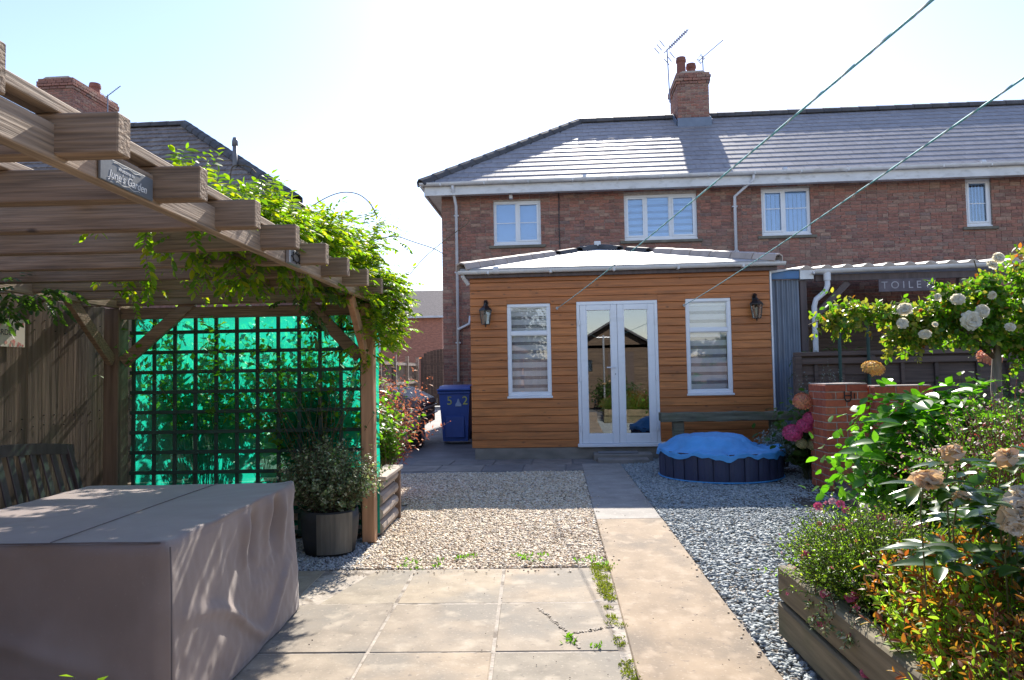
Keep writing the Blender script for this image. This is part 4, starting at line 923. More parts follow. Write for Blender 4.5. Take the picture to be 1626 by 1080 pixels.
for k in range(26): bk.box(3.5, 8.8, 14.6-.01*(k % 2), 14.63, .1*k, .1*k+.095)
bk.build('back_boards', M['dfence'], lt, kind='stuff')
MB().box(4.3, 5.9, 14.4, 14.5, .9, 1.0).box(4.35, 4.95, 14.2, 14.5, 1.0, 1.9, .02).build('cupboard', M['dfence'], lt)
MB().box(4.2, 4.8, 14.52, 14.56, 2.42, 2.52).build('pale_batten', M['logs'], lt)
sg = thing('hanging_sign', 'mauve grey board lettered TOILET under the lean-to gutter', 'sign', (5.15, 10.84, 2.4), HR)
MB().box(4.74, 5.56, 10.80, 10.82, 2.41, 2.60, .004).build('board', M['greysign'], sg)
put('lettering', text_mesh('T O I L E T', .152, M['greyletter'], extrude=.001), sg, (5.13, 10.797, 2.503), euler=(R(90), 0, 0))

# fence on the right with lapped boards, rail, battens and posts
fx0, fx1, FY = 3.62, 8.6, 9.62
rf = thing('lapped_fence', 'dark lapped board fence with top rail behind the roses', 'fence', (6, FY, 0))
for k in range(11):
    z = .02+k*.132
    for a, b in ((fx0, 4.55), (4.60, 6.4), (6.45, fx1)):
        V, F = cbox(b-a, .016, .15, .0); th = -.08; c_, s_ = math.cos(th), math.sin(th)
        me = MB().add(np.column_stack([V[:, 0], c_*V[:, 1]-s_*V[:, 2], s_*V[:, 1]+c_*V[:, 2]]), F).mesh('fence_board', M['dfence']); dz = 0 if not (a > 4 and k in (6, 8, 9)) else .008*(k-6)
        put('fence_board', me, rf, ((a+b)/2, FY+.03+rng.normal(0, .003), z+.07+dz), euler=(0, rng.normal(0, .004), 0))
MB().box(fx0-.05, fx1, FY-.05, FY+.06, 1.46, 1.515, .006).build('top_rail', M['dfence'], rf)
MB().box(fx0, fx1, FY-.035, FY+.012, 1.35, 1.43, .004).build('rail', M['dfence'], rf)
for x in (3.85, 4.2, 5.0, 5.45, 6.0, 6.9, 7.5): put('batten', bmesh_box(.05, .03, 1.36, .004, M['dfence']), rf, (x, FY-.0, .68))
for x in (3.6, 4.575, 6.42): MB().box(x-.045, x+.045, FY-.06, FY+.05, 0, 1.458, .006).build('post', M['dfence'], rf)
for x, zt, lab in ((4.10, 1.97, 'thin green metal stake standing left of the roses, nearest the white downpipe'), (4.475, 1.93, 'thin green metal stake standing under the rose arch beside the double fence post')):
    t = thing('garden_stake', lab, 'stake', (x, FY-.16, 0)); MB().tube([(x, FY-.16, 0), (x+.01, FY-.16, zt)], .022, 8).lathe([(.03, 0), (.022, .04)], (x+.01, FY-.16, zt), 8).build('pole', M['trell'], t)

# brick pier
pier = thing('brick_pier', 'orange red brick pier and short wall beside the flower beds', 'pier', (3.6, 7.8, 0))
def brickblock(x0, x1, y0, y1, z0, z1, nm):
    c_ = MB().box(x0+.008, x1-.008, y0+.008, y1-.008, z0, z1-.006).build(nm, M['mortar'], pier)
    bl = []; n = int(round((z1-z0)/.0805))
    for r_ in range(n):
        z = z1-(r_+1)*.0805+.006
        L0 = x0; s_ = x0-(.1125 if r_ % 2 else 0)
        while s_ < x1-.01:
            a, b = max(s_, x0), min(s_+.218, x1)
            if b-a > .03: bl.append((a, b, y0-rng.choice([0, .002]), y0+.1, z, z+.070)); bl.append((a, b, y1-.1, y1, z, z+.070))
            s_ += .23
        s_ = y0+.104-(.1125 if r_ % 2 == 0 else 0)
        while s_ < y1-.12:
            a, b = max(s_, y0+.104), min(s_+.218, y1-.104)
            if b-a > .03: bl.append((x0-.001, x0+.1, a, b, z, z+.070)); bl.append((x1-.1, x1+.001, a, b, z, z+.070))
            s_ += .23
    pieces('brick', bl, M['obrick'], c_, c=.004, key=lambda b: b[2], limit=290, rest='brickwork'); return c_
brickblock(3.13, 3.585, 7.6, 8.05, 0, 1.125, 'pier_core')
brickblock(3.60, 4.2, 7.50, 7.73, 0, 1.10, 'wall_core')
MB().box(3.14, 3.575, 7.61, 8.04, 1.122, 1.134, .003).box(3.61, 4.19, 7.51, 7.72, 1.097, 1.108, .003).build('mortar_cap', M['mortar'], pier)
em = MB(); ex, ey, ez_ = 3.36, 7.587, 1.0
for sx in (-.035, .035): em.tube([(ex+sx, ey, ez_+.05), (ex+sx, ey, ez_-.02), (ex+sx*.6, ey, ez_-.05), (ex, ey, ez_-.06)], .007, 5)
em.tube([(ex-.035, ey, ez_+.005), (ex+.035, ey, ez_+.005)], .006, 5); em.tube([(ex+.07, ey, ez_+.03), (ex+.07, ey, ez_-.03)], .005, 5)
em.build('iron_plaque', M['rubber'], pier)
# bed edging behind the pool
be = thing('bed_edging', 'low weathered timber edging of the far flower bed right of the pool', 'edging', (3.5, 9.2, 0))
MB().obox((3.72, 10.3, .12), (3.36, 8.10, .12), .05, .27, .008).build('board', M['sleeper'], be)
MB().obox((3.20, 7.50, .05), (2.45, 4.6, .05), .10, .14, .01).build('lower_board', M['dfence'], be)

#@@BED
# ------------------------------------------------------------------ raised sleeper bed, right foreground
rb = thing('raised_bed', 'raised flower bed edged with two courses of weathered sleepers', 'raised bed', (1.6, 2, 0))
def sleeper(p, q, z0, z1, off=0):
    p = np.array([p[0], p[1], (z0+z1)/2]); q = np.array([q[0], q[1], (z0+z1)/2]); return MB().obox(p, q, .10, z1-z0, .010)
sleeper((1.262, .3), (1.262, 3.60), .172, .335).build('sleeper', M['sleeper'], rb)
sleeper((1.252, .3), (1.252, 3.585), .0, .163).build('sleeper', M['sleeper'], rb)
sleeper((1.32, 3.55), (3.4, 4.05), .17, .333).build('sleeper', M['sleeper'], rb)
sleeper((1.31, 3.54), (3.4, 4.04), .0, .162).build('sleeper', M['sleeper'], rb)
MB().add([(1.31, .3, .27), (6, .3, .27), (6, 4.6, .27), (3.4, 4.0, .27), (1.31, 3.5, .27)], [(0, 1, 2, 3, 4)]).build('bed_soil', M['soil'], rb)

#@@PERGOLA
# ------------------------------------------------------------------ pergola
pg = thing('pergola', 'weathered timber pergola with protruding rafters over the covered table', 'pergola', (-2.3, 3.5, 0))
def post(x0, x1, y0, y1, z1, nm='post', mt='post'): return MB().box(x0, x1, y0, y1, 0, z1, .006).build(nm, M[mt], pg)
post(-1.347, -1.245, 5.57, 5.67, 1.888); post(-3.42, -3.30, 5.57, 5.72, 1.888, mt='fence')
post(-1.347, -1.245, -1.2, -1.08, 1.888); post(-3.42, -3.30, -1.2, -1.08, 1.888, mt='fence')
MB().box(-1.275, -1.23, -1.35, 5.85, 1.893, 1.990, .003).build('beam', M['beam'], pg)
MB().box(-3.36, -3.31, -1.35, 5.85, 1.893, 1.990, .003).build('beam', M['beam'], pg)
ry = [1.343-.465*k for k in range(5, -1, -1)]+[1.783, 2.265, 2.722, 3.19, 3.665, 4.13, 4.60, 5.07, 5.56]
for k, y in enumerate(ry):
    e = -1.07+rng.normal(0, .006) if y > 1.5 else -1.07
    pr = [(e, 1.906), (e, 2.014), (-3.75, 2.014), (-3.75, 1.906)]; th = .062
    m = MB().box(-3.75, e, y, y+th, 1.908+.0*k, 2.018, .004)
    # notch is hidden by the beam, the rafter sits over it
    o = m.build('rafter', M['pergola'], pg)
for x, z in ((-1.255, 2.02), (-1.75, 2.02), (-2.4, 2.02), (-3.1, 2.02)): MB().box(x-.035, x+.035, -1.2, 5.75, z, z+.035, .003).build('batten', M['beam'], pg)
MB().box(-3.30, -1.349, 5.60, 5.65, 1.80, 1.888, .003).build('cross_beam', M['pergola'], pg)
MB().obox((-3.28, 5.61, 1.45), (-2.72, 5.61, 1.93), .045, .095, .004).build('brace', M['pergola'], pg)
MB().obox((-1.36, 5.61, 1.46), (-1.80, 5.61, 1.92), .045, .095, .004).build('brace', M['pergola'], pg)
MB().obox((-1.297, 5.56, 1.44), (-1.297, 5.06, 1.90), .045, .09, .004, up=(0, 1, 1)).build('brace', M['post'], pg)
MB().obox((-3.345, 5.56, 1.46), (-3.345, 5.02, 1.92), .045, .09, .004, up=(0, 1, 1)).build('brace', M['pergola'], pg)
# trellis panel
tr = thing('trellis_screen', 'dark green square trellis between the two pergola posts', 'trellis', (-2.35, 5.75, 0))
for k in range(12):
    x = -3.27+k*.172; MB().box(x-.015, x+.015, 5.735, 5.752, .02, 1.87, .002).build('slat', M['trell'], tr)
for k in range(12):
    z = .06+k*.1635; MB().box(-3.29, -1.35, 5.716, 5.733, z-.015, z+.015, .002).build('slat', M['trell'], tr)
# shade net behind it, with a loose top edge folded over
V = []; nx, nz = 60, 40
for i in range(nx+1):
    for j in range(nz+1):
        x = -3.30+(2.055)*i/nx; z = .03+1.80*j/nz+(.012*math.sin(i*.7) if j == nz else 0); y = 5.775+.008*math.sin(i*.8+j*.3)+.006*math.sin(j*1.1)+rng.normal(0, .001)
        V.append((x, y, z))
F = [(i*(nz+1)+j, (i+1)*(nz+1)+j, (i+1)*(nz+1)+j+1, i*(nz+1)+j+1) for i in range(nx) for j in range(nz)]
nt_ = put('shade_net', mesh_np('shade_net', np.array(V), np.array(F), M['net'], smooth=True)); tag(nt_, 'bright turquoise shade netting stretched behind the trellis', 'netting')
# signs on the beam
s1 = thing('slate_sign', 'grey slate sign with white script hanging on the pergola beam', 'sign', (-1.22, 2.11, 1.93))
MB().box(-1.228, -1.220, 1.965, 2.248, 1.896, 1.968, .002).build('slate', M['slatesign'], s1)
put('lettering', text_mesh("June's Garden", .036, M['chalk'], shear=.25, extrude=.0005), s1, (-1.2195, 2.107, 1.922), euler=(R(90), 0, R(90)))
put('lettering', text_mesh("Welcome to", .017, M['chalk'], shear=.25, extrude=.0005), s1, (-1.2195, 2.095, 1.947), euler=(R(90), 0, R(90)))
fl = MB()
for k in range(3):
    zz = (1.959, 1.904, 1.909)[k]; a, b = ((2.03, 2.18), (2.04, 2.17), (2.0, 2.06))[k]
    fl.tube([(-1.2195, a+(b-a)*t, zz+.0025*math.sin(t*15)) for t in np.linspace(0, 1, 16)], .0008, 4)
fl.build('flourish', M['chalk'], s1)
s2 = thing('metal_tile', 'small square ornamental metal tile fixed to the pergola beam', 'ornament', (-1.22, 3.6, 1.92))
MB().box(-1.228, -1.205, 3.52, 3.70, 1.893, 1.968, .003).build('plate', M['steel'], s2)
rm_ = MB()
rm_.tube([(-1.203, 3.61+.052*math.cos(a), 1.931+.022*math.sin(a)) for a in np.linspace(0, 6.283, 17)], .004, 5)
for k in range(8): a = k*.785; rm_.tube([(-1.203, 3.61+.06*math.cos(a), 1.931+.027*math.sin(a)), (-1.203, 3.61+.072*math.cos(a), 1.931+.031*math.sin(a))], .005, 5)
rm_.build('relief', M['black'], s2)
lt2 = thing('security_lamp', 'small grey lamp box at the far end of the pergola beam', 'lamp', (-1.2, 5.72, 1.85))
MB().box(-1.222, -1.13, 5.66, 5.76, 1.80, 1.895, .008).build('housing', M['dgrey'], lt2); MB().box(-1.12, -1.07, 5.68, 5.75, 1.79, 1.86, .006).build('sensor', M['black'], lt2)

# fence along the left
lf_ = thing('board_fence', 'brown vertical board fence behind the garden bench', 'fence', (-3.6, 3, 0))
y = -1.5
while y < 6.9:
    w_ = rng.uniform(.118, .128); h = 1.93+rng.normal(0, .006)
    V, F = cbox(.014, w_, h, .002); me = MB().add(V, F).mesh('fence_board', M['fence'])
    put('fence_board', me, lf_, (-3.60+rng.normal(0, .003), y+w_/2, h/2), euler=(0, 0, -.07)); y += w_-.012
    if w_ > .126: pass
nl = MB()
for k in range(70):
    for z in (.98, 1.05, 1.68, 1.75): yy = -1.4+k*.112+.03; nl.box(-3.594, -3.585, yy, yy+.007, z+.01*math.sin(k), z+.01*math.sin(k)+.007)
nl.build('nail_heads', M['rubber'], lf_, kind='stuff')
for z in (.3, 1.0, 1.7): MB().box(-3.66, -3.62, -1.5, 6.9, z-.04, z+.04, .003).build('rail', M['fence'], lf_)
gs = thing('floral_sign', 'cream floral metal sign reading GARDEN nailed to the board fence', 'sign', (-3.58, 4.7, 1.65))
MB().box(-3.581, -3.577, 4.35, 4.905, 1.555, 1.75, .001).build('plate', M['cream'], gs)
put('lettering', text_mesh('MY GARDEN', .056, M['inkp'], extrude=.0005), gs, (-3.5762, 4.66, 1.652), euler=(R(90), 0, R(90)))
fb = MB()
for k in range(46):
    yy = rng.uniform(4.37, 4.885); zz = rng.choice([rng.uniform(1.565, 1.60), rng.uniform(1.70, 1.74)]); r = rng.uniform(.006, .016)
    fb.add([(-3.5763+k*1e-5, yy+r*math.cos(a)*rng.uniform(.6, 1.2), zz+r*math.sin(a)*rng.uniform(.6, 1.2)) for a in np.linspace(0, 5.5, 7)], [tuple(range(7))])
fb.build('printed_flowers', M['pinkp'], gs)

# garden bench along the fence
gb = thing('garden_bench', 'dark slatted garden bench with arched top rail against the fence', 'bench', (-3.2, 4.2, 0))
n = 12; V = []
for i in range(n+1):
    t = i/n; y = 3.55+1.6*t; z = .79+.065*math.sin(math.pi*t); lean = -.06
    for dx_, dz_ in ((0, 0), (.03, 0), (.03-.006, .075), (-.006, .075)): V.append((-3.40+dx_, y, z-.02+dz_))
MB().add(V, [(i*4+k, i*4+(k+1) % 4, i*4+4+(k+1) % 4, i*4+4+k) for i in range(n) for k in range(4)]+[(3, 2, 1, 0), (n*4, n*4+1, n*4+2, n*4+3)]).build('top_rail', M['benchw'], gb)
for k in range(14):
    y = 3.68+k*.104; zt = .79+.065*math.sin(math.pi*(y-3.55)/1.6)
    MB().obox((-3.385, y, zt-.015), (-3.29, y, .47), .05, .014, .003, up=(1, 0, 0)).build('slat', M['benchw'], gb)
MB().box(-3.32, -3.28, 3.6, 5.1, .44, .49, .004).build('lower_rail', M['benchw'], gb)
for y in (3.57, 5.10): MB().obox((-3.40, y, .84), (-3.28, y, .42), .05, .05, .004).box(-3.31, -3.26, y-.025, y+.025, 0, .43, .004).build('rear_leg', M['benchw'], gb); MB().box(-2.86, -2.81, y-.025, y+.025, 0, .42, .004).build('front_leg', M['benchw'], gb)
for k in range(6): x = -3.25+k*.082; MB().box(x, x+.065, 3.56, 5.12, .425, .445, .004).build('seat_slat', M['benchw'], gb)

#@@TABLE
# ------------------------------------------------------------------ covered table
tb = thing('table_cover', 'large taupe fabric cover draped over a rectangular garden table', 'table cover', (-1.95, 3.3, 0))
TX0, TX1, TY0, TY1, TZ = -2.54, -1.357, 2.60, 4.02, .712
def cover_mesh():
    V = []; F = []; 
    # perimeter parameterisation: rounded rectangle; rings from the centre of the top out and down
    per = []; cr = .045; L_ = [(TX1, TY0, TX1, TY1, 'R'), (TX1, TY1, TX0, TY1, 'B'), (TX0, TY1, TX0, TY0, 'L'), (TX0, TY0, TX1, TY0, 'F')]
    npp = {'R': 150, 'B': 60, 'L': 60, 'F': 90}
    for (ax, ay, bx_, by_, s_) in L_:
        n = npp[s_]; nx_, ny_ = {'R': (1, 0), 'B': (0, 1), 'L': (-1, 0), 'F': (0, -1)}[s_]
        for i in range(n):
            t = i/n; per.append((ax+(bx_-ax)*t, ay+(by_-ay)*t, nx_, ny_, s_, t))
    N_ = len(per); rings = []
    cx_, cy_ = (TX0+TX1)/2, (TY0+TY1)/2
    fr_ = [0, .2, .4, .6, .75, .86, .93, .965, .985, 1.0]
    for f in fr_:
        ring = []
        for (x, y, nx_, ny_, s_, t) in per:
            X_, Y_ = cx_+(x-cx_)*f, cy_+(y-cy_)*f
            z = TZ+.004*nz3(X_*3, Y_*3, 1)+.0035*nz3(X_*9, Y_*9, 2)
            if s_ == 'R' and f > .9: z -= .004*max(0, math.sin(t*26))
            d_ = math.hypot(X_-TX1, Y_-TY1); z += .012*math.exp(-(d_/.06)**2)
            d_ = math.hypot(X_-TX1, Y_-TY0); z += .005*math.exp(-(d_/.06)**2)
            ring.append((X_, Y_, z-(.004 if f == 1.0 else 0)))
        rings.append(ring)
    nd = 46
    for k in range(1, nd+1):
        h = k/nd; ring = []
        for (x, y, nx_, ny_, s_, t) in per:
            o_ = .012*min(1, h*30)+.02*h
            z = TZ-(TZ-.015)*h-.004
            edge = math.sin(math.pi*min(max(t, 0), 1))
            if s_ == 'R':
                yy = y
                env = math.exp(-((t-.72)/.27)**2)*min(1, h*6)
                fall = .5+.5*math.cos(math.pi*min(1, h/.62)) if h < .62 else 0
                a_ = (math.sin(yy*23+1.6*h)+.6*math.sin(yy*41+2.2)+.5*nz3(yy*9, h*2.5, 3))
                o_ += env*fall*.036*a_*(.6+.4*abs(a_)) + env*.030*math.sin(math.pi*min(1, h/.66))*(-1)
                # belly pocket where the cover sags in and a lower swag line
                sw = h-(.62+.30*math.exp(-((t-.62)/.22)**2)-.35*abs(t-.62))
                o_ += .030*math.exp(-(sw/.045)**2)*edge+.016*math.tanh(sw*9)*edge
                o_ += .009*nz3(yy*5, h*6, 5)*edge+.004*nz3(yy*22, h*14, 6)*min(1, h*5)
                # crumples half way down
                o_ += .007*env*nz3(yy*30, h*30, 9)*math.exp(-((h-.5)/.2)**2)
            elif s_ == 'F':
                o_ += .022*nz3(x*3, h*2, 7)*edge+.012*math.sin(x*11+h*2)*h*edge+.016*math.exp(-((h-.25-.5*t)/.05)**2)*edge+.003*nz3(x*14, h*9, 8)*edge
            else: o_ += .01*math.sin((x+y)*17)*h
            if k == nd: o_ -= .006
            # round the vertical corners
            ex = 0
            ring.append((x+nx_*o_, y+ny_*o_, z))
        rings.append(ring)
    # smooth the corners by averaging neighbours on the ring
    out = []
    for q, ring in enumerate(rings):
        A = np.array(ring)
        for _ in range(2 if q > 8 else 1):
            B = A.copy(); B[:, :2] = (np.roll(A, 1, 0)[:, :2]+2*A[:, :2]+np.roll(A, -1, 0)[:, :2])/4; A = B
        out.append(A)
    V = np.concatenate(out); F = []
    for q in range(len(rings)-1):
        for i in range(N_): F.append((q*N_+i, q*N_+(i+1) % N_, (q+1)*N_+(i+1) % N_, (q+1)*N_+i))
    return mesh_np('cloth', V, np.array(F), M['cover'], smooth=True)
put('cloth', cover_mesh(), tb)
sm = MB()
sm.tube([(-1.335, 2.59, .70), (-1.327, 2.585, .55), (-1.322, 2.578, .3), (-1.318, 2.572, .02)], .003, 5); sm.build('corner_seam', M['seam'], tb)
MB().tube([(-1.375, 2.60, .713), (-1.6, 2.596, .7165), (-1.8, 2.592, .716), (-2.1, 2.596, .715), (-2.54, 2.60, .712)], .0035, 5).build('edge_seam', M['seam'], tb)
MB().tube([(-1.79, 2.60, .7185), (-1.79, 3.1, .7185), (-1.79, 3.6, .7185), (-1.79, 4.0, .7165)], .0022, 4).build('top_seam', M['seam'], tb)
# barrel planter with evergreen
br = thing('barrel_planter', 'half barrel planter with one pale panel beside the pergola post', 'planter', (-1.52, 5.34, 0))
MB().lathe([(.175, 0), (.195, .12), (.205, .24), (.20, .32), (.185, .32), (.18, .26)], (-1.53, 5.33, 0), 28, sx=1.05).build('barrel', M['barreld'], br, smooth=True)
V = []
for z in (.02, .31):
    for i in range(9): a = -1.75+i*1.25/8; r = .208+.006*(z > .1); V.append((-1.53+1.05*r*math.cos(a), 5.33+r*math.sin(a), z))
for z in (.02, .31):
    for i in range(9): a = -1.75+i*1.25/8; r = .180; V.append((-1.53+1.05*r*math.cos(a), 5.33+r*math.sin(a), z))
F = [(i, i+1, 10+i, 9+i) for i in range(8)]+[(9+i, 10+i, 28+i, 27+i) for i in range(8)]+[(0, 9, 27, 18), (8, 26, 35, 17)]
MB().add(V, F).build('pale_panel', M['barrel'], br)
MB().lathe([(.17, .0), (.001, .01)], (-1.53, 5.33, .27), 20).build('potting_soil', M['soil'], br)

# log edged raised bed behind the post
le = thing('log_planter', 'raised planter of grey half round logs behind the pergola post', 'planter', (-2.2, 6.1, 0))
for k in range(4):
    z = .06+k*.115
    for (p, q) in (((-1.275, 5.80, z), (-1.275, 6.50, z)), ((-1.30, 6.50, z), (-3.4, 6.50, z)), ((-3.4, 5.82, z), (-1.34, 5.82, z))):
        MB().tube([p, q], .053, 10).build('log', M['logs'], le)
MB().box(-1.36, -1.19, 5.76, 6.53, .452, .485, .005).build('cap_board', M['logs'], le)
MB().box(-1.26, -1.21, 6.47, 6.52, 0, .45, .004).build('corner_post', M['fence'], le); 
MB().box(-3.4, -1.30, 5.86, 6.46, .0, .40).build('planter_soil', M['soil'], le)

#@@LEFTBG
# ------------------------------------------------------------------ drive side: fence, gate, trailer, far house, neighbour house
df_ = thing('drive_fence', 'weathered panel fence with posts and rails along the driveway', 'fence', (-4.45, 20, 0))
y = 7.0; k = 0
while y < 27.6:
    w_ = .148; h = 1.72+.012*math.sin(k); put('fence_board', bmesh_box(.018, w_, 1.74, .0, M['fence']), df_, (-4.46+rng.normal(0, .004), y+w_/2, .87+.01*math.sin(k*2.1))); y += .155; k += 1
for z in (.35, 1.0, 1.66): MB().box(-4.44, -4.39, 7, 27.6, z-.045, z+.045).build('rail', M['logs'], df_)
for y in np.arange(9, 28, 2.3): MB().box(-4.45, -4.34, y-.05, y+.05, 0, 1.95).build('post', M['logs'], df_)
gt = thing('side_gate', 'dark boarded gate with curved top at the end of the driveway', 'gate', (-3.6, 28, 0))
for k in range(11):
    x = -4.36+k*.128; zt = 1.98+.33*(1-((k-10)/10)**2)**.5 if k < 11 else 2.3
    MB().box(x, x+.122, 28.0, 28.025, .03, zt, .002).build('board', M['dfence'], gt)
for z in (.4, 1.7): MB().box(-4.34, -2.98, 28.03, 28.07, z-.05, z+.05).build('ledge', M['dfence'], gt)
# trailer
tl_ = thing('covered_trailer', 'grey covered trailer with a black wheel parked on the driveway', 'trailer', (-2.7, 13, 0))
xa, xb, ya, yb = -3.35, -1.93, 12.25, 14.6
MB().prism([(ya, .36), (yb, .36), (yb, .74), (ya+.1, .74), (ya, .66)], 0, xa, xb-.06).build('body', M['dgrey'], tl_)
MB().prism([(xa, .745), (xb-.02, .745), (xb-.06, .83), (xb-.5, 1.05), (xa+.4, 1.05), (xa+.04, .83)], 1, ya-.02, yb).build('cover', M['silver'], tl_)
MB().box(xa-.01, xb+.0, ya-.03, yb+.01, .66, .70, .01).box(xa-.01, xb+.0, ya-.032, yb+.01, .52, .545, .008).build('side_strip', M['steel'], tl_)
for x in (xb-.22, xa): 
    wt = MB().tube([(x-.02, ya+.42, .30), (x+.0, ya+.42, .30), (x+.18, ya+.42, .30), (x+.20, ya+.42, .30)], [.26, .30, .30, .26], 28).build('tyre', M['rubber'], tl_)
    MB().tube([(x+.19, ya+.42, .30), (x+.205, ya+.42, .30)], .17, 20).build('wheel_hub', M['steel'], tl_)
MB().prism([(ya+.02, .45), (ya+.06, .62), (ya+.42, .68), (ya+.80, .62), (ya+.84, .45), (ya+.78, .45), (ya+.74, .58), (ya+.42, .63), (ya+.12, .58), (ya+.08, .45)], 0, xb-.26, xb+.0).build('mudguard', M['dgrey'], tl_)
MB().box(xa+.1, xa+.3, ya-.035, ya-.005, .56, .64, .004).build('tail_lamp', M['redf'], tl_)
# far brick house
fh = thing('far_house', 'distant red brick house with slate roof beyond the side gate', 'house', (-14, 48, 0))
MB().box(-30, -5.6, 45, 52, 0, 5.0).build('wall', M['farbrick'], fh)
MB().add([(-30.3, 44.7, 4.95), (-5.3, 44.7, 4.95), (-5.3, 48.5, 7.05), (-30.3, 48.5, 7.05), (-5.3, 52.3, 4.95), (-30.3, 52.3, 4.95)], [(0, 1, 2, 3), (3, 2, 4, 5), (1, 4, 2), (0, 3, 5), (0, 5, 4, 1)]).build('roof', M['otile'], fh)
MB().box(-30.3, -5.3, 44.58, 44.7, 4.86, 4.98).build('gutter', M['gutter'], fh)
MB().tube([(-9.6, 44.9, 4.9), (-9.6, 44.9, 0)], .06, 6).build('downpipe', M['pipe'], fh)
fw = MB().box(-12.6, -11.4, 44.94, 44.98, 3.1, 4.2).build('window', M['upvc'], fh)
MB().box(-12.5, -12.04, 44.92, 44.938, 3.2, 4.1).box(-11.96, -11.5, 44.92, 44.938, 3.2, 4.1).build('pane', M['glassu'], fw)
MB().box(-10.2, -9.2, 47.9, 49.1, 6.4, 7.9, .02).build('chimney', M['brick'], fh)
# neighbour house on the left
nh = thing('neighbour_house', 'left hand neighbour brick house with brown tiled hipped roof', 'house', (-12, 18, 0), HR)
nx1, ny0 = -6.1, 14.95
MB().box(-22, nx1, ny0, 21.3, 0, 5.0).build('wall', M['brick'], nh)
NE = (-5.55, 14.55, 5.05); NR = (-10.0, 18.14, 8.12)
nr_ = MB().add([(-22, 14.55, 5.05), NE, NR, (-22, 18.14, 8.12), (-5.55, 21.7, 5.05), (-22, 21.7, 5.05)], [(0, 1, 2, 3), (1, 4, 2), (3, 2, 4, 5), (0, 5, 4, 1)]).build('roof', M['ridge'], nh)
m = MB(); SLn = math.hypot(3.59, 3.07); cn, sn = 3.59/SLn, 3.07/SLn; nrw = 17; gn = SLn/nrw
for r_ in range(nrw):
    s0 = r_*gn; s1 = s0+gn+.03; x = -21.9+(.13 if r_ % 2 else 0)
    while x < -5.5:
        hx0 = NE[0]+(NR[0]-NE[0])*s0/SLn-.03; hx1 = NE[0]+(NR[0]-NE[0])*min(1, s1/SLn)-.03; b0, b1 = min(x+.255, hx0), min(x+.255, hx1)
        if b0 > x+.03:
            b1 = max(b1, x+.004); P = lambda X_, s_, h_: (X_, 14.55+cn*s_-sn*h_, 5.05+sn*s_+cn*h_); h0 = .045+rng.uniform(-.005, .006)
            m.add([P(x, s0, 0), P(b0, s0, 0), P(b1, s1, 0), P(x, s1, 0), P(x, s0, h0), P(b0, s0, h0), P(b1, s1, .012), P(x, s1, .012)], F6)
        x += .262
m.build('tiling', M['otile'], nr_, kind='stuff')
caps((NE[0]+.02, NE[1]-.02, NE[2]+.03), (NR[0], NR[1], NR[2]+.05), .40, .14, M['ridge'], nr_, 'hip_tile')
caps((NR[0], NR[1], NR[2]+.06), (-21.9, 18.14, 8.18), .45, .13, M['ridge'], nr_)
MB().box(-22, nx1+.45, 14.62, 14.65, 4.86, 5.06).box(nx1+.42, nx1+.45, 14.65, 21.6, 4.86, 5.06).build('fascia', M['gutter'], nh)
MB().box(-22, nx1+.42, 14.65, 14.945, 4.9, 4.93).box(nx1+.005, nx1+.42, 14.95, 21.6, 4.9, 4.93).build('soffit', M['gutter'], nh)
gm = MB(); gutter(gm, (-22, 14.50, 5.06), (NE[0]+.05, 14.50, 5.06), .06); gm.build('gutter', M['dgrey'], nh)
chimney(nh, -14.05, -13.1, 18.0, 19.9, 7.9, 9.55, [(-13.5, 19.5, .15, .42)], corb=3)
MB().tube([(-7.55, 15.9, 5.9), (-7.55, 15.9, 6.78)], .055, 10).tube([(-7.55, 15.9, 6.75), (-7.55, 15.9, 6.86), (-7.55, 15.9, 6.95)], [.07, .07, .045], 10).build('flue_pipe', M['dgrey'], nh, smooth=True)
aerial('small aerial on the left hand house behind the pergola rafter', (-12.3, 18.3, 8.1), (-12.3, 18.3, 9.15), (.75, .1, .62), .45, 'small')

# shed, fence and tarpaulin behind the camera (seen in the door glass)
sh = thing('garden_shed', 'brown lapped board shed behind the viewpoint, reflected in the doors', 'shed', (2.6, -4.5, 0))
for k in range(17): MB().box(.15, 3.15, -3.62-.006*(k % 2), -3.60, .13*k, .13*k+.126).build('board', M['shed'], sh)
MB().prism([(.15, 2.1), (3.15, 2.1), (1.65, 2.95)], 1, -3.63, -3.60).box(.17, 3.13, -6.2, -3.64, 0, 2.19).build('body', M['shed'], sh)
MB().prism([(-.1, 2.05), (1.65, 3.07), (3.4, 2.05), (3.4, 1.98), (1.65, 2.99), (-.1, 1.98)], 1, -6.4, -3.35).build('roof', M['ridge'], sh)
MB().box(1.5, 2.4, -3.59, -3.56, 0, 1.95).build('door', M['dfence'], sh)
MB().box(.35, .95, -3.59, -3.57, 1.3, 1.7).build('window', M['glassu'], sh)
bf = thing('back_fence', 'plain board fence at the far end of the garden behind the viewpoint', 'fence', (0, -7, 0))
for k in range(90): put('fence_board', bmesh_box(.148, .02, 1.8, 0, M['fence']), bf, (-6.8+k*.155, -7, .9))
tp = thing('blue_tarpaulin', 'crumpled blue tarpaulin over a heap near the shed', 'tarpaulin', (0, -3, 0))
V = []; F = []
for i in range(17):
    for j in range(17):
        u, v = i/16-.5, j/16-.5; V.append((.1+1.1*u, -3.2+.9*v, max(.01, .95*math.exp(-((u*2.4)**4+(v*2.4)**4))+.07*nz3(u*9, v*9, 3))))
F = [(i*17+j, (i+1)*17+j, (i+1)*17+j+1, i*17+j+1) for i in range(16) for j in range(16)]
put('sheet', mesh_np('sheet', np.array(V), np.array(F), M['poolc'], smooth=True), tp)

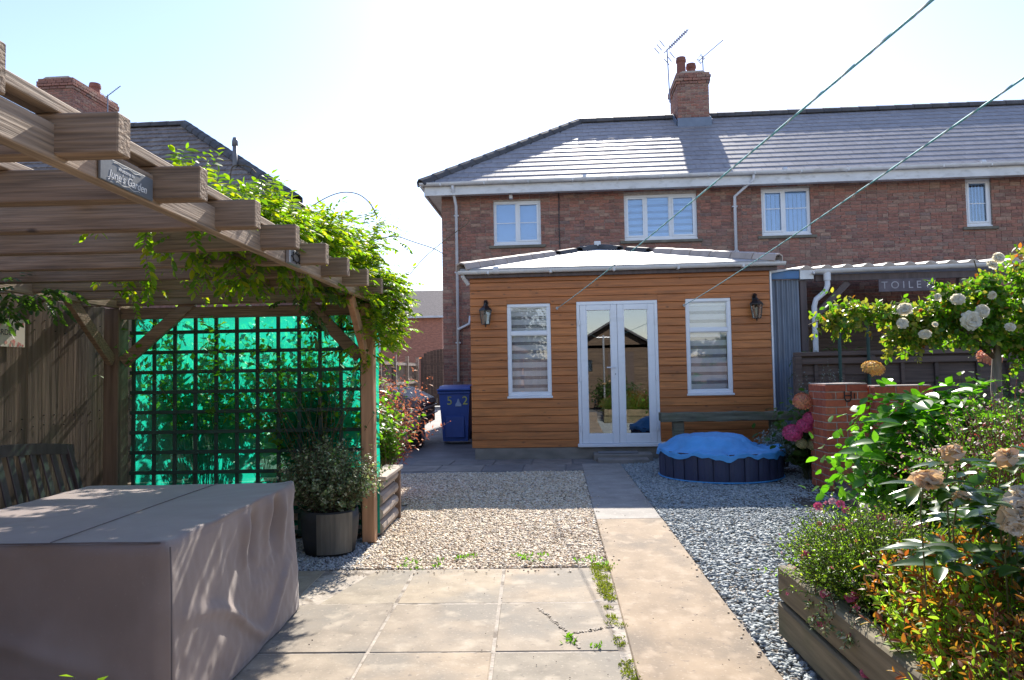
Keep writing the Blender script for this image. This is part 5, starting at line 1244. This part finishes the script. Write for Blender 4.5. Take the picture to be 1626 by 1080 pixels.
# washing lines
def line(label, a, b, g_='washing lines from the extension wall'):
    a = np.array(a, float); b = np.array(b, float); t = thing('washing_line', label, 'washing line', tuple(a), 0, g_)
    L = np.linalg.norm(b-a); P = [a+(b-a)*s-np.array([0, 0, .012*L*4*s*(1-s)*.35]) for s in np.linspace(0, 1, 40)]
    MB().tube(P, .0042, 6).build('rope', M['rope'], t)
    d = (b-a)/L; s1_ = np.cross(d, (0, 0, 1.)); u_ = np.cross(s1_, d); Q = []
    for k in range(260): s = (1-(1-k/259)**1.0)*.999; p = a+(b-a)*s-np.array([0, 0, .012*L*4*s*(1-s)*.35]); th = k*1.35; Q.append(p+(s1_*math.cos(th)+u_*math.sin(th))*.0032)
    MB().tube(Q, .0024, 4).build('twist', M['ropew'], t)
    MB().tube([a+[0, .06, 0], a-[0, .02, 0]], .012, 7).tube([a+np.array([0, -.02, 0])+np.array([.02*math.cos(q), 0, .02*math.sin(q)]) for q in np.linspace(0, 5.5, 9)], .005, 5).build('hook', M['steel'], t)
ha = hw(-.04, 10.68); hb = hw(1.86, 10.70)
line('turquoise rope washing line ending between the left window and the doors', (ha[0], ha[1], 2.27), (1.19, -.3, 2.28))
line('turquoise rope washing line ending at the right hand extension window', (hb[0], hb[1], 2.27), (1.40, -.3, 2.28))
wp = thing('washing_post', 'steel washing line post behind the viewpoint', 'post', (1.3, -.36, 0)); MB().tube([(1.3, -.36, 0), (1.3, -.36, 2.4)], .03, 10).tube([(1.1, -.36, 2.33), (1.5, -.36, 2.33)], .02, 8).build('pole', M['steel'], wp)

#@@PLANTS
# ------------------------------------------------------------------ plants
def bush(name, label, cat, c, rad, ntw, per, leaf, mat, stemmat='gstem', tpl=LEAF2, base=None, droop=.25, up=.9, lw=.35, t0=.25, tipmat=None, tipt=.8, spread=.9, wob=.12, lenj=.25, group=None, baser=.35):
    """shoots rise from the base and fill an ellipsoid of radii rad round c"""
    rad = np.array(rad, float); c = np.array(c, float); z0 = c[2]-rad[2] if base is None else base
    t = thing(name, label, cat, (c[0], c[1], z0), 0, group)
    th = rng.uniform(0, 6.283, ntw); ph = np.arccos(rng.uniform(-.25, 1, ntw)); rr = rng.uniform(.55, 1.0, ntw)**.6*(1+lenj*rng.normal(0, .35, ntw))
    tip = c+np.stack([np.sin(ph)*np.cos(th)*rad[0]*rr, np.sin(ph)*np.sin(th)*rad[1]*rr, np.cos(ph)*rad[2]*rr], 1)
    b = np.column_stack([c[0]+(tip[:, 0]-c[0])*baser, c[1]+(tip[:, 1]-c[1])*baser, np.full(ntw, z0)]); d = tip-b; L = np.linalg.norm(d, axis=1)
    P = twigs(ntw, b, d+np.array([0, 0, up*.3])*L[:, None], L*1.05, droop, 6, wob)
    stems('stems', P, .0035, M[stemmat], t)
    pos, dd, nn, tt = leaves_on(P, per, t0, spread); K = len(pos); l = leaf*rng.uniform(.65, 1.2, K)*(1.1-.35*tt)
    Ms = frames(dd, nn, l*lw, l); mi = None; mats = [M[mat]]
    if tipmat: mats.append(M[tipmat]); mi = ((tt > tipt) & (rng.random(K) < .8)).astype(int)
    leafpart('foliage', tpl, Ms, pos, mats, t, mi); return t, P
# small flower and bloom templates
def floret_mesh(name, mat, n=5, r=1., cup=.25):
    V = []; F = []
    for k in range(n):
        a = 6.283*k/n; c, s = math.cos(a), math.sin(a); o = len(V); cw = .42
        for x, y, z in ((.06, 0, 0), (.55, -cw, cup*.5), (1, 0, cup), (.55, cw, cup*.5)): V.append((r*(x*c-y*s), r*(x*s+y*c), r*z))
        F.append((o, o+1, o+2, o+3))
    return np.array(V), np.array(F)
def bloom_mesh(name, mat, layers=((.3, 5, 1.3), (.55, 7, 1.1), (.78, 9, .8), (.95, 9, .45), (1., 9, .1)), crumple=.06, seed=1):
    r_ = np.random.default_rng(seed); V = []; F = []
    for R_, n, el in layers:
        for k in range(n):
            a = 6.283*(k+r_.uniform(-.15, .15))/n+R_*3; o = len(V); w_ = .62*R_**.6
            for i in range(4):
                t = i/3; e = el+(.5-t)*.5; rad = R_*(.25+.75*t)*math.cos(e)*1.0; z = R_*(.1+.9*t)*math.sin(e)
                for j in range(4):
                    u = (j/3-.5)*2; ww = w_*math.sin(math.pi*(.18+.72*t))*(1-.0*u); x = rad-.12*u*u*R_; y = u*ww*(1.25 if i > 1 else 1)
                    x, y, zz = x+r_.normal(0, crumple*.5), y+r_.normal(0, crumple*.5), z+r_.normal(0, crumple)+.1*u*u*R_
                    V.append((x*math.cos(a)-y*math.sin(a), x*math.sin(a)+y*math.cos(a), zz))
            for i in range(3):
                for j in range(3): q = o+i*4+j; F.append((q, q+1, q+5, q+4))
    return mesh_np(name, np.array(V), np.array(F), M[mat], smooth=True)
def mophead_mesh(name, mat, n=64, seed=1, squash=.62):
    r_ = np.random.default_rng(seed); fv, ff = floret_mesh('f', None, 4, 1., .15); i = np.arange(n); ph = np.arccos(1-1.05*(i+.5)/n); th = i*2.39996
    N_ = np.stack([np.sin(ph)*np.cos(th), np.sin(ph)*np.sin(th), np.cos(ph)], 1); T = N_*np.array([1, 1, squash]); a = nrm(np.cross(N_, r_.normal(0, 1, (n, 3)))); b = np.cross(N_, a); s = .34
    V, F = scatter(fv, ff, np.stack([a*s, b*s, N_*s], 1), T*r_.uniform(.92, 1.05, (n, 1))); return mesh_np(name, V, F, M[mat])
def euler_to(d):
    return Vector(d).to_track_quat('Z', 'Y').to_euler()

# wisteria over the pergola: pinnate leaves
wt = thing('wisteria', 'bright yellow green wisteria sprawling over the far half of the pergola roof', 'climber', (-1.4, 5.9, 0))
def pinnate(base, d, L, nleaf=11, ll=.055):
    n = len(base); P = twigs(n, base, d, L, .8, 4, .08); t = np.linspace(.2, 1, nleaf)[None].repeat(n, 0); pos, tan = along(P, t)
    side = nrm(np.cross(tan, np.array([0, 0, 1.]))); sg = np.where(np.arange(nleaf) % 2 == 0, 1., -1.)[None, :, None]; last = (np.arange(nleaf) == nleaf-1)[None, :, None]
    dd = np.where(last, tan, nrm(side*sg+tan*.55+np.array([0, 0, -.25]))); nn = np.cross(side, tan)*-1+rng.normal(0, .3, pos.shape); nn[..., 2] = np.abs(nn[..., 2])+.3
    return P, pos.reshape(-1, 3), dd.reshape(-1, 3), nn.reshape(-1, 3)
def wmass(segs):
    B = []; D = []
    for (x0, x1, y0, y1, z0, z1, n) in segs:
        # clumped: shoots first, leaves round shoots
        k = max(1, n//9); cs = np.column_stack([rng.uniform(x0, x1, k), rng.uniform(y0, y1, k), rng.uniform(z0, z1, k)])
        p = np.repeat(cs, 9, 0)+rng.normal(0, .06, (k*9, 3)); B.append(p); dn = nrm((p-np.repeat(cs, 9, 0))+np.array([.05, -.05, .03])); D.append(dn)
    return np.concatenate(B), np.concatenate(D)
segs = [(-1.85, -1.3, 3.0, 3.9, 2.05, 2.12, 230), (-1.9, -1.3, 3.6, 4.6, 2.05, 2.18, 480), (-1.85, -1.30, 4.4, 5.9, 2.03, 2.30, 950), (-1.28, -1.16, 4.6, 5.4, 1.90, 2.12, 40),
        (-1.27, -1.14, 5.40, 5.85, 1.56, 2.05, 230), (-1.6, -1.24, 5.75, 6.0, 1.9, 2.18, 240), (-2.8, -1.9, 4.0, 6.0, 2.08, 2.18, 190), (-3.5, -2.6, 4.2, 6.2, 2.05, 2.25, 230),
        (-1.45, -1.2, 5.7, 6.0, 2.3, 2.50, 60)]
B, D = wmass(segs); nB = len(B); Pp, pos, dd, nn = pinnate(B, D+rng.normal(0, .35, (nB, 3))+np.array([0, 0, .10]), rng.uniform(.11, .20, nB))
stems('leaf_stalks', Pp, .0012, M['gstem'], wt); l = .055*rng.uniform(.6, 1.15, len(pos)); leafpart('foliage', LEAF8, frames(dd, nn, l*.21, l), pos, [M['wist']], wt)
# hanging bits under the rafters
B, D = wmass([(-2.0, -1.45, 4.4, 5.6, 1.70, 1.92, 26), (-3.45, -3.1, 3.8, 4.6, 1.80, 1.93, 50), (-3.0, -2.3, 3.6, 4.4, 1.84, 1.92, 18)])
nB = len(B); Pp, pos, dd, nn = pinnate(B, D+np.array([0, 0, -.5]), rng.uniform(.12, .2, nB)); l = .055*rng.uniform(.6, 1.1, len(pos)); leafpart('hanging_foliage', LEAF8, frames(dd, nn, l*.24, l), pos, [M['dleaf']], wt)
MB().tube([(-1.45, 5.95, .4), (-1.5, 5.92, 1.0), (-1.42, 5.9, 1.5), (-1.5, 5.85, 2.02), (-1.7, 5.2, 2.07), (-1.6, 4.2, 2.08), (-1.9, 3.3, 2.07)], [.024, .022, .02, .018, .015, .012, .008], 7).build('main_stem', M['bark'], wt, smooth=True)
for pts in ([(-1.7, 4.3, 2.12), (-1.86, 4.35, 2.35), (-1.87, 4.35, 2.62), (-1.84, 4.35, 2.66), (-1.74, 4.35, 2.645), (-1.70, 4.34, 2.60)],
            [(-1.66, 4.6, 2.2), (-1.50, 4.6, 2.40), (-1.28, 4.6, 2.53), (-1.13, 4.6, 2.53), (-1.04, 4.6, 2.46), (-.99, 4.6, 2.36)],
            [(-1.0, 5.9, 2.16), (-.86, 5.9, 2.32), (-.62, 5.9, 2.50), (-.50, 5.9, 2.58), (-.49, 5.9, 2.62), (-.52, 5.9, 2.63), (-.54, 5.9, 2.60)],
            [(-1.9, 3.6, 2.1), (-2.05, 3.6, 2.30), (-2.25, 3.6, 2.42), (-2.5, 3.6, 2.45)], [(-1.8, 3.5, 2.1), (-2.1, 3.55, 2.22), (-2.3, 3.6, 2.33)], [(-1.2, 5.2, 2.3), (-1.0, 5.2, 2.36), (-.85, 5.2, 2.30), (-.70, 5.2, 2.25), (-.62, 5.2, 2.20)]):
    P = np.array(pts)
    for _ in range(3): P = np.concatenate([P[:1], np.stack([.75*P[:-1]+.25*P[1:], .25*P[:-1]+.75*P[1:]], 1).reshape(-1, 3), P[-1:]])
    MB().tube(list(P), .0035, 5).build('tendril', M['stem'], wt)

# shrubs growing behind the net
bush('viburnum_shrub', 'green shrub in the log planter showing through the left half of the net', 'shrub', (-2.70, 6.0, 1.60), (.62, .2, .34), 130, 14, .085, 'mleaf', base=.4, t0=.35, lw=.32, up=.5)
bush('privet_shrub', 'dense green shrub in the log planter behind the right half of the net', 'shrub', (-1.85, 6.05, 1.12), (.52, .24, .80), 250, 17, .08, 'mleaf', base=.4, t0=.25, lw=.32, up=.5)
bush('climbing_plant', 'dark climber tangled on the near side of the trellis, right half', 'climber', (-1.72, 5.66, 1.25), (.36, .06, .62), 42, 10, .05, 'dleaf', base=.3, t0=.3, lw=.4, up=.5, stemmat='stem')
bush('fence_shading_shrub', 'tall dark green shrub added beyond the left half of the netting to shade the fence', 'shrub', (-3.0, 7.35, 1.45), (.62, .5, 1.0), 90, 12, .11, 'dleaf', base=.0, tpl=LEAF8, t0=.3, lw=.3, up=.5)  # added shrub, mostly hidden, placed to keep sun off the left board fence
# copper shrub beyond the post
bush('copper_shrub', 'feathery coppery pink shrub between the pergola post and the trailer', 'shrub', (-1.70, 7.5, .92), (.40, .35, .60), 260, 16, .07, 'orleaf', base=.05, t0=.35, lw=.18, up=.6, stemmat='rstem')
bush('green_shrub', 'yellow green shoots low on the copper shrub beside the post', 'shrub', (-1.42, 6.95, .85), (.17, .15, .42), 60, 14, .07, 'mleaf', base=.3, t0=.3, lw=.28)
# evergreen in barrel
bush('potted_evergreen', 'grey green variegated bush growing in the barrel planter', 'shrub', (-1.52, 5.30, .55), (.40, .27, .30), 420, 22, .034, 'vari', base=.27, t0=.2, lw=.34, baser=.25, stemmat='stem', droop=.35)

# rose on the right
rose = thing('climbing_rose', 'white climbing rose spreading in an arch in front of the lean-to', 'climber', (4.3, 6.6, 0))
MB().tube([(4.32, 6.62, 0), (4.30, 6.6, .6), (4.27, 6.6, 1.1), (4.30, 6.6, 1.5), (4.45, 6.6, 1.9)], [.055, .05, .045, .035, .02], 9).build('trunk', M['bark'], rose, smooth=True)
canes = []
def cane(p, q, sag, n=10, r=.008):
    p, q = np.array(p, float), np.array(q, float); P = [p+(q-p)*t+np.array([0, 0, sag*4*t*(1-t)]) for t in np.linspace(0, 1, n)]; canes.append(P); return P
for q, s_ in (((2.55, 6.5, 1.70), .30), ((2.95, 6.6, 1.88), .18), ((3.5, 6.4, 1.75), .12), ((3.6, 6.5, 2.1), .1), ((4.0, 6.4, 2.25), .08), ((4.6, 6.5, 2.5), .05), ((5.0, 6.4, 2.2), .1), ((4.9, 6.3, 1.8), .12), ((3.4, 6.6, 1.65), .2)):
    cane((4.28, 6.6, 1.35), q, s_)
cm = MB()
for P in canes: cm.tube(P, [.012-.0008*i for i in range(len(P))], 5)
cm.build('cane', M['stem'], rose)
def cloud(x0, x1, zlo, zhi, n, y0=6.2, y1=6.8):
    x = rng.uniform(x0, x1, n); u = rng.random(n); return np.column_stack([x, rng.uniform(y0, y1, n), zlo(x)+(zhi(x)-zlo(x))*u])
b = np.concatenate([cloud(2.65, 3.5, lambda x: 1.64+.10*(x-2.65), lambda x: 1.80+.06*np.sin(x*9), 150, 6.35, 6.6), cloud(3.2, 3.7, lambda x: 1.47+0*x, lambda x: 1.60+0*x, 60, 6.3, 6.6),
    cloud(3.55, 4.95, lambda x: 1.62-.26*(x-3.5), lambda x: 1.84+.44*(x-3.5), 820)])
cc = b[rng.integers(0, len(b), 64)]; near = np.argmin(((b[:, None]-cc[None])**2).sum(-1), 1); b = b+(cc[near]-b)*.62; k = len(b)
P = twigs(k, b, rng.normal(0, 1, (k, 3))+np.array([0, -.2, .6]), rng.uniform(.09, .20, k)*np.where(rng.random(k) < .12, 1.7, 1), .5, 4, .15); stems('shoots', P, .0022, M['gstem'], rose)
pos, dd, nn, tt = leaves_on(P, 12, .2, .8); l = .05*rng.uniform(.7, 1.2, len(pos)); mi = ((tt > .85) & (rng.random(len(pos)) < .12)).astype(int); top = (pos[:, 2] > 2.12) & (rng.random(len(pos)) < .22); mi = np.where(top & (pos[:, 2] > 2.2), 1, mi); mi = np.where(rng.random(len(pos)) < .22+.3*(pos[:, 0] < 3.6), 2, mi)
leafpart('foliage', LEAF8, frames(dd, nn, l*.36, l), pos, [M['mleaf'], M['redleaf'], M['oleaf']], rose, mi)
rb_ = [bloom_mesh('bloom', 'wrose', seed=s_, crumple=.075) for s_ in (1, 2, 3)]
for (x, y, z, s_) in ((3.26, 6.2, 1.80, .068), (3.24, 6.2, 1.68, .052), (3.40, 6.15, 1.58, .05), (3.70, 6.0, 1.68, .085), (3.80, 6.0, 1.76, .06), (3.66, 6.1, 1.87, .055), (3.96, 6.1, 2.16, .05), (4.02, 6.1, 2.22, .05),
                     (4.24, 6.0, 2.06, .055), (4.2, 6.0, 1.83, .062), (4.02, 6.0, 1.62, .045), (3.95, 6.1, 1.9, .035), (4.42, 6.0, 2.0, .045), (4.40, 6.1, 2.12, .04), (4.66, 6.2, 2.40, .06), (3.52, 6.15, 1.90, .035), (4.55, 6.0, 1.75, .045), (3.46, 6.1, 1.66, .028), (4.85, 6.1, 2.1, .05)):
    d_ = nrm(np.array([[-.3+rng.normal(0, .3), -1, .35+rng.normal(0, .3)]]))[0]; o = put('bloom', rb_[int(rng.integers(0, 3))], rose, (x, y, z), euler=euler_to(d_), scale=(s_*rng.uniform(.9, 1.15), s_*rng.uniform(.8, 1.1), s_*rng.uniform(.8, 1.2)))
# hydrangea with coloured mopheads
hy, P = bush('mophead_hydrangea', 'hydrangea with coral, magenta and yellow flower heads left of the pier', 'shrub', (3.30, 8.40, .62), (.36, .35, .50), 80, 9, .12, 'dleaf', base=.0, tpl=LEAF8, t0=.25, lw=.36)
mh = {c_: mophead_mesh('flower_head', c_, seed=i+3) for i, c_ in enumerate(('coral', 'magenta', 'ylw', 'dull'))}
for (px_, z, c_, s_) in ((3.05, .93, 'coral', .10), (3.26, .96, 'coral', .085), (3.27, .86, 'ylw', .07), (3.06, .66, 'magenta', .085), (2.92, .58, 'magenta', .10), (3.13, .74, 'magenta', .08), (3.20, .60, 'coral', .085), (3.15, .44, 'dull', .065), (3.22, .34, 'dull', .065), (3.26, .26, 'dull', .06), (3.22, 1.02, 'ylw', .08), (3.02, .46, 'dull', .06)):
    put('flower_head', mh[c_], hy, (px_, 8.02, z), euler=euler_to((-.2, -.8, .8)), scale=(s_, s_, s_))
for (x, y, z, c_, lab) in ((4.05, 8.6, 1.26, 'ylw', 'tall hydrangea stem with a single yellow orange head behind the pier'), (5.15, 8.2, 1.36, 'coral', 'tall hydrangea stem with an orange head in front of the fence')):
    t, P = bush('tall_hydrangea', lab, 'shrub', (x, y, z-.35), (.22, .2, .32), 26, 8, .12, 'dleaf', base=0, tpl=LEAF8, t0=.3, lw=.36); put('flower_head', mh[c_], t, (x, y-.15, z+.02), euler=euler_to((0, -.5, .9)), scale=(.12, .12, .11))
bush('silver_shrub', 'small silvery leaved plant beside the right end of the pool', 'shrub', (3.18, 9.15, .38), (.24, .22, .22), 130, 16, .05, 'silv', base=.05, t0=.25, lw=.28, stemmat='stem')
bush('silver_spires', 'upright silver grey spires rising behind the hydrangea', 'shrub', (3.72, 9.0, .95), (.28, .18, .42), 34, 26, .035, 'silv', base=0, t0=.45, lw=.3, up=.8, droop=-.1)
bush('strappy_plant', 'dark strappy leaved plant inside the lean-to', 'plant', (4.3, 10.2, 1.3), (.3, .2, .45), 40, 8, .16, 'dleaf', base=.3, lw=.06, t0=.3)
# big leaved hydrangea, green
bl_t, P = bush('green_hydrangea', 'glossy bright green broad leaved hydrangea in front of the brick pier', 'shrub', (2.98, 5.35, .62), (.68, .5, .54), 400, 8, .12, 'bleaf', base=0, tpl=LEAF8, t0=.2, lw=.36, up=.7)
big = big_leaf_mesh('leaf', M['bleaf'], .34, .18)
sel = [i for i in np.argsort(P[:, -1, 1]*1.0-P[:, -1, 2]*.8) if P[i, -1, 2] > .3][:140]; cnt = 0
for i in sel:
    for k in range(2):
        tip = P[i, -1]
        if tip[2] < .3: continue
        a = rng.uniform(0, 6.283); d_ = np.array([math.cos(a), math.sin(a), rng.uniform(-.15, .45)]); d_ /= np.linalg.norm(d_); l = rng.uniform(.12, .19)
        z_ = Vector(nrm(np.array([[rng.normal(0, .3), -.25, 1.]]))[0]); y_ = Vector(d_); x_ = y_.cross(z_).normalized(); z_ = x_.cross(y_); m3 = Matrix((x_, y_, z_)).transposed()
        if cnt < 280: put('leaf', big, bl_t, tuple(tip), euler=m3.to_euler(), scale=(l, l, l)); cnt += 1
# gaura: airy stems, small leaves, white pink flowers
ga, P = bush('gaura', 'airy gaura plant with small leaves and many pale pink and red flowers', 'plant', (2.72, 3.95, .74), (.66, .55, .50), 560, 26, .030, 'mleaf', base=.27, t0=.15, lw=.26, up=.8, stemmat='rstem', spread=.8)
fv, ff = floret_mesh('f', None, 4, 1., .5)
def flowers(t, P, n, size, mats, probs, name='flowers', tmin=.6):
    i = rng.integers(0, len(P), n); tt = rng.uniform(tmin, 1, (n,)); pos, tan = along(P[i], tt[:, None]); pos = pos[:, 0]+rng.normal(0, .012, (n, 3)); d_ = nrm(rng.normal(0, .6, (n, 3))+np.array([0, -.5, .6])); a = nrm(np.cross(d_, rng.normal(0, 1, (n, 3)))); b = np.cross(d_, a); s_ = (size*rng.uniform(.6, 1.25, n))[:, None]
    mi = rng.choice(len(mats), n, p=probs); V, F = scatter(fv, ff, np.stack([a*s_, b*s_, d_*s_], 1), pos); put(name, mesh_np(name, V, F, [M[m_] for m_ in mats], np.repeat(mi, len(ff))), t, (0, 0, 0), kind='stuff')
flowers(ga, P, 620, .012, ['palepink', 'redf', 'wrose'], [.55, .2, .25])
bush('shade_shrub', 'dark green leafy shrub under the roses behind the gaura', 'shrub', (4.1, 5.6, .65), (.8, .5, .6), 220, 12, .09, 'dleaf', base=0, tpl=LEAF8, t0=.2, lw=.34)
# pink diascia at the corner
di, P = bush('pink_nemesia', 'low bushy small leaved plant with pink flowers spilling over the sleeper corner', 'plant', (1.52, 3.20, .45), (.40, .50, .26), 1000, 24, .024, 'lime', base=.27, t0=.12, lw=.22, up=.8, spread=.7, tipmat='gleaf', tipt=.7)
flowers(di, P, 150, .009, ['coral', 'pinkf', 'palepink'], [.35, .4, .25], name='buds', tmin=.85)
pf = bloom_mesh('bloom', 'pinkf', layers=((.5, 4, .8), (1., 5, .25)), crumple=.05, seed=5); pp_ = bloom_mesh('bloom', 'palepink', layers=((.5, 4, .8), (1., 5, .25)), crumple=.05, seed=6); cr_ = bloom_mesh('bloom', 'coral', layers=((.5, 4, .8), (1., 5, .25)), crumple=.05, seed=7)
for (x, y, z, me, s_) in ((1.355, 3.42, .655, pf, .024), (1.43, 3.44, .675, pp_, .02), (1.46, 3.42, .665, pf, .022), (1.475, 3.40, .64, pf, .02), (1.60, 3.32, .625, pf, .022), (1.66, 3.3, .60, pp_, .024), (1.69, 3.28, .585, cr_, .022), (1.73, 3.25, .595, pf, .024), (1.41, 3.3, .585, cr_, .016), (1.38, 3.3, .58, cr_, .016),
                        (1.22, 3.25, .475, pf, .022), (1.51, 3.1, .50, cr_, .02), (1.22, 3.05, .36, pf, .02), (1.28, 2.95, .375, pf, .022), (1.30, 2.95, .385, pf, .018), (1.22, 2.7, .18, pf, .02), (1.54, 3.3, .55, cr_, .018), (1.31, 3.3, .60, cr_, .014)):
    put('bloom', me, di, (x, y, z), euler=euler_to((-.3+rng.normal(0, .2), -.7, .7)), scale=(s_,)*3)
# trailing sprig over the sleeper
sp_, P = bush('trailing_gaura', 'thin trailing sprig with pink flowers hanging over the sleeper face', 'plant', (1.24, 2.95, .28), (.10, .30, .14), 60, 14, .026, 'vari', base=.30, t0=.2, lw=.2, up=-.6, droop=1.2, stemmat='rstem', baser=.9)
flowers(sp_, P, 10, .014, ['pinkf', 'palepink'], [.5, .5])
# red tipped shrub
bush('red_tipped_shrub', 'low evergreen shrub with glossy green leaves and red orange tips, front right', 'shrub', (1.92, 2.45, .43), (.74, .80, .33), 1600, 20, .044, 'lime', base=.22, tpl=LEAF8, t0=.3, lw=.20, up=1.0, tipmat='redleaf', tipt=.84, spread=.6, stemmat='rstem', baser=.75)
bush('red_tipped_shrub', 'nearest low evergreen shrub with red orange tips at the bottom right corner', 'shrub', (1.50, 2.0, .36), (.34, .50, .26), 520, 18, .036, 'lime', base=.22, tpl=LEAF8, t0=.3, lw=.20, up=1.0, tipmat='redleaf', tipt=.84, spread=.6, stemmat='rstem', baser=.75)
# grass like blades (crocosmia)
cs = thing('sword_leaves', 'clump of long bright green sword shaped leaves behind the pink flowers', 'plant', (1.85, 3.0, .27)); n = 130
b = np.column_stack([rng.normal(1.85, .18, n), rng.normal(3.0, .18, n), np.full(n, .27)]); P = twigs(n, b, np.column_stack([rng.normal(-.12, .38, n), rng.normal(0, .3, n), np.ones(n)]), rng.uniform(.28, .55, n), .7, 7, .04)
w_ = np.array([.5, .9, 1, 1, .9, .7, .4, .05])[None, :, None]*.006; T = nrm(P[:, -1:]-P[:, :1]); s_ = nrm(np.cross(T, np.array([.1, -1, .2]))); V = np.stack([P-s_*w_, P+s_*w_], 2).reshape(-1, 3)
i = (np.arange(n)[:, None]*8+np.arange(7)[None]).ravel()*2; put('blades', mesh_np('blades', V, np.stack([i, i+1, i+3, i+2], 1), M['gleaf']), cs, (0, 0, 0), kind='stuff')
# peony / rhododendron with faded blooms
pe, P = bush('faded_rhododendron', 'leathery leaved shrub with faded tan and cream blooms at the right edge', 'shrub', (1.80, 2.55, .78), (.42, .42, .26), 46, 6, .11, 'pleaf', base=.25, tpl=LEAF8, t0=.45, lw=.20, up=.9, stemmat='gstem')
lm = big_leaf_mesh('leaf', M['pleaf'], .19, .22)
def whorl(c, n, L, tilt=.15):
    a0 = rng.uniform(0, 6.28)
    for k in range(n):
        a = a0+6.283*k/n+rng.normal(0, .15); d_ = Vector((math.cos(a), math.sin(a), tilt+rng.normal(0, .15))).normalized(); z_ = Vector((rng.normal(0, .15), -.1, 1)); x_ = d_.cross(z_).normalized(); z_ = x_.cross(d_); l = L*rng.uniform(.8, 1.15)
        put('leaf', lm, pe, tuple(Vector(c)+d_*.015), euler=Matrix((x_, d_, z_)).transposed().to_euler(), scale=(l, l, l))
fb_ = [*[bloom_mesh('bloom', c_, layers=((.5, 3, 1.1), (.9, 5, .6), (1.2, 4, -.05), (1.45, 3, -.75)), crumple=.22, seed=s_) for c_, s_ in (('faded', 11), ('creamp', 12), ('faded', 13))]]
for (x, y, z, k, s_, d_) in ((1.245, 2.28, .955, 0, .042, (-.5, -.6, -.1)), (1.40, 2.40, 1.03, 2, .036, (0, -.4, .9)), (1.545, 2.35, 1.02, 0, .038, (.1, -.5, .7)), (1.49, 2.22, .865, 1, .055, (-.2, -.8, .2)), (1.53, 2.25, .91, 1, .045, (.2, -.7, .5)), (1.36, 2.30, .895, 0, .026, (-.6, -.5, .1)), (1.46, 2.2, .825, 1, .035, (-.3, -.7, -.3))):
    put('bloom', fb_[k], pe, (x, y, z), euler=euler_to(d_), scale=(s_*1.05, s_*rng.uniform(.7, .9), s_*rng.uniform(.8, 1.1))); MB().tube([(x+.01, y+.03, z-.01), (x+.03, y+.10, z-.12), (x+.06, y+.14, z-.4)], .003, 5).build('flower_stalk', M['gstem'], pe)
for c in ((1.26, 2.33, .93), (1.40, 2.42, .985), (1.56, 2.38, .975), (1.50, 2.28, .86), (1.62, 2.2, .93), (1.68, 2.35, .88), (1.42, 2.3, .88), (1.33, 2.42, .90), (1.60, 2.25, .80), (1.72, 2.4, 1.0), *[(rng.uniform(1.36, 1.8), rng.uniform(2.25, 2.65), rng.uniform(.60, .92)) for _ in range(20)]): whorl(c, 6, .13)
# small plant tips in front at the lower left
bush('corner_plant', 'few yellow green leaf tips poking up at the lower left corner', 'plant', (-1.19, 1.80, .42), (.07, .07, .10), 14, 6, .05, 'gleaf', base=0, t0=.55, lw=.22)
# bushes behind the viewpoint for the reflection
bush('back_hedge_shrub', 'rounded green shrub beside the shed behind the viewpoint', 'shrub', (1.6, -2.6, .6), (.8, .5, .6), 200, 12, .10, 'dleaf', base=0, tpl=LEAF8, lw=.36)
bush('back_tree', 'broad leafy tree beyond the garden behind the viewpoint', 'tree', (-3.5, -11, 3.4), (2.6, 2.0, 2.4), 420, 22, .22, 'dleaf', base=0, tpl=LEAF8, lw=.36, baser=.05, t0=.45, stemmat='bark')
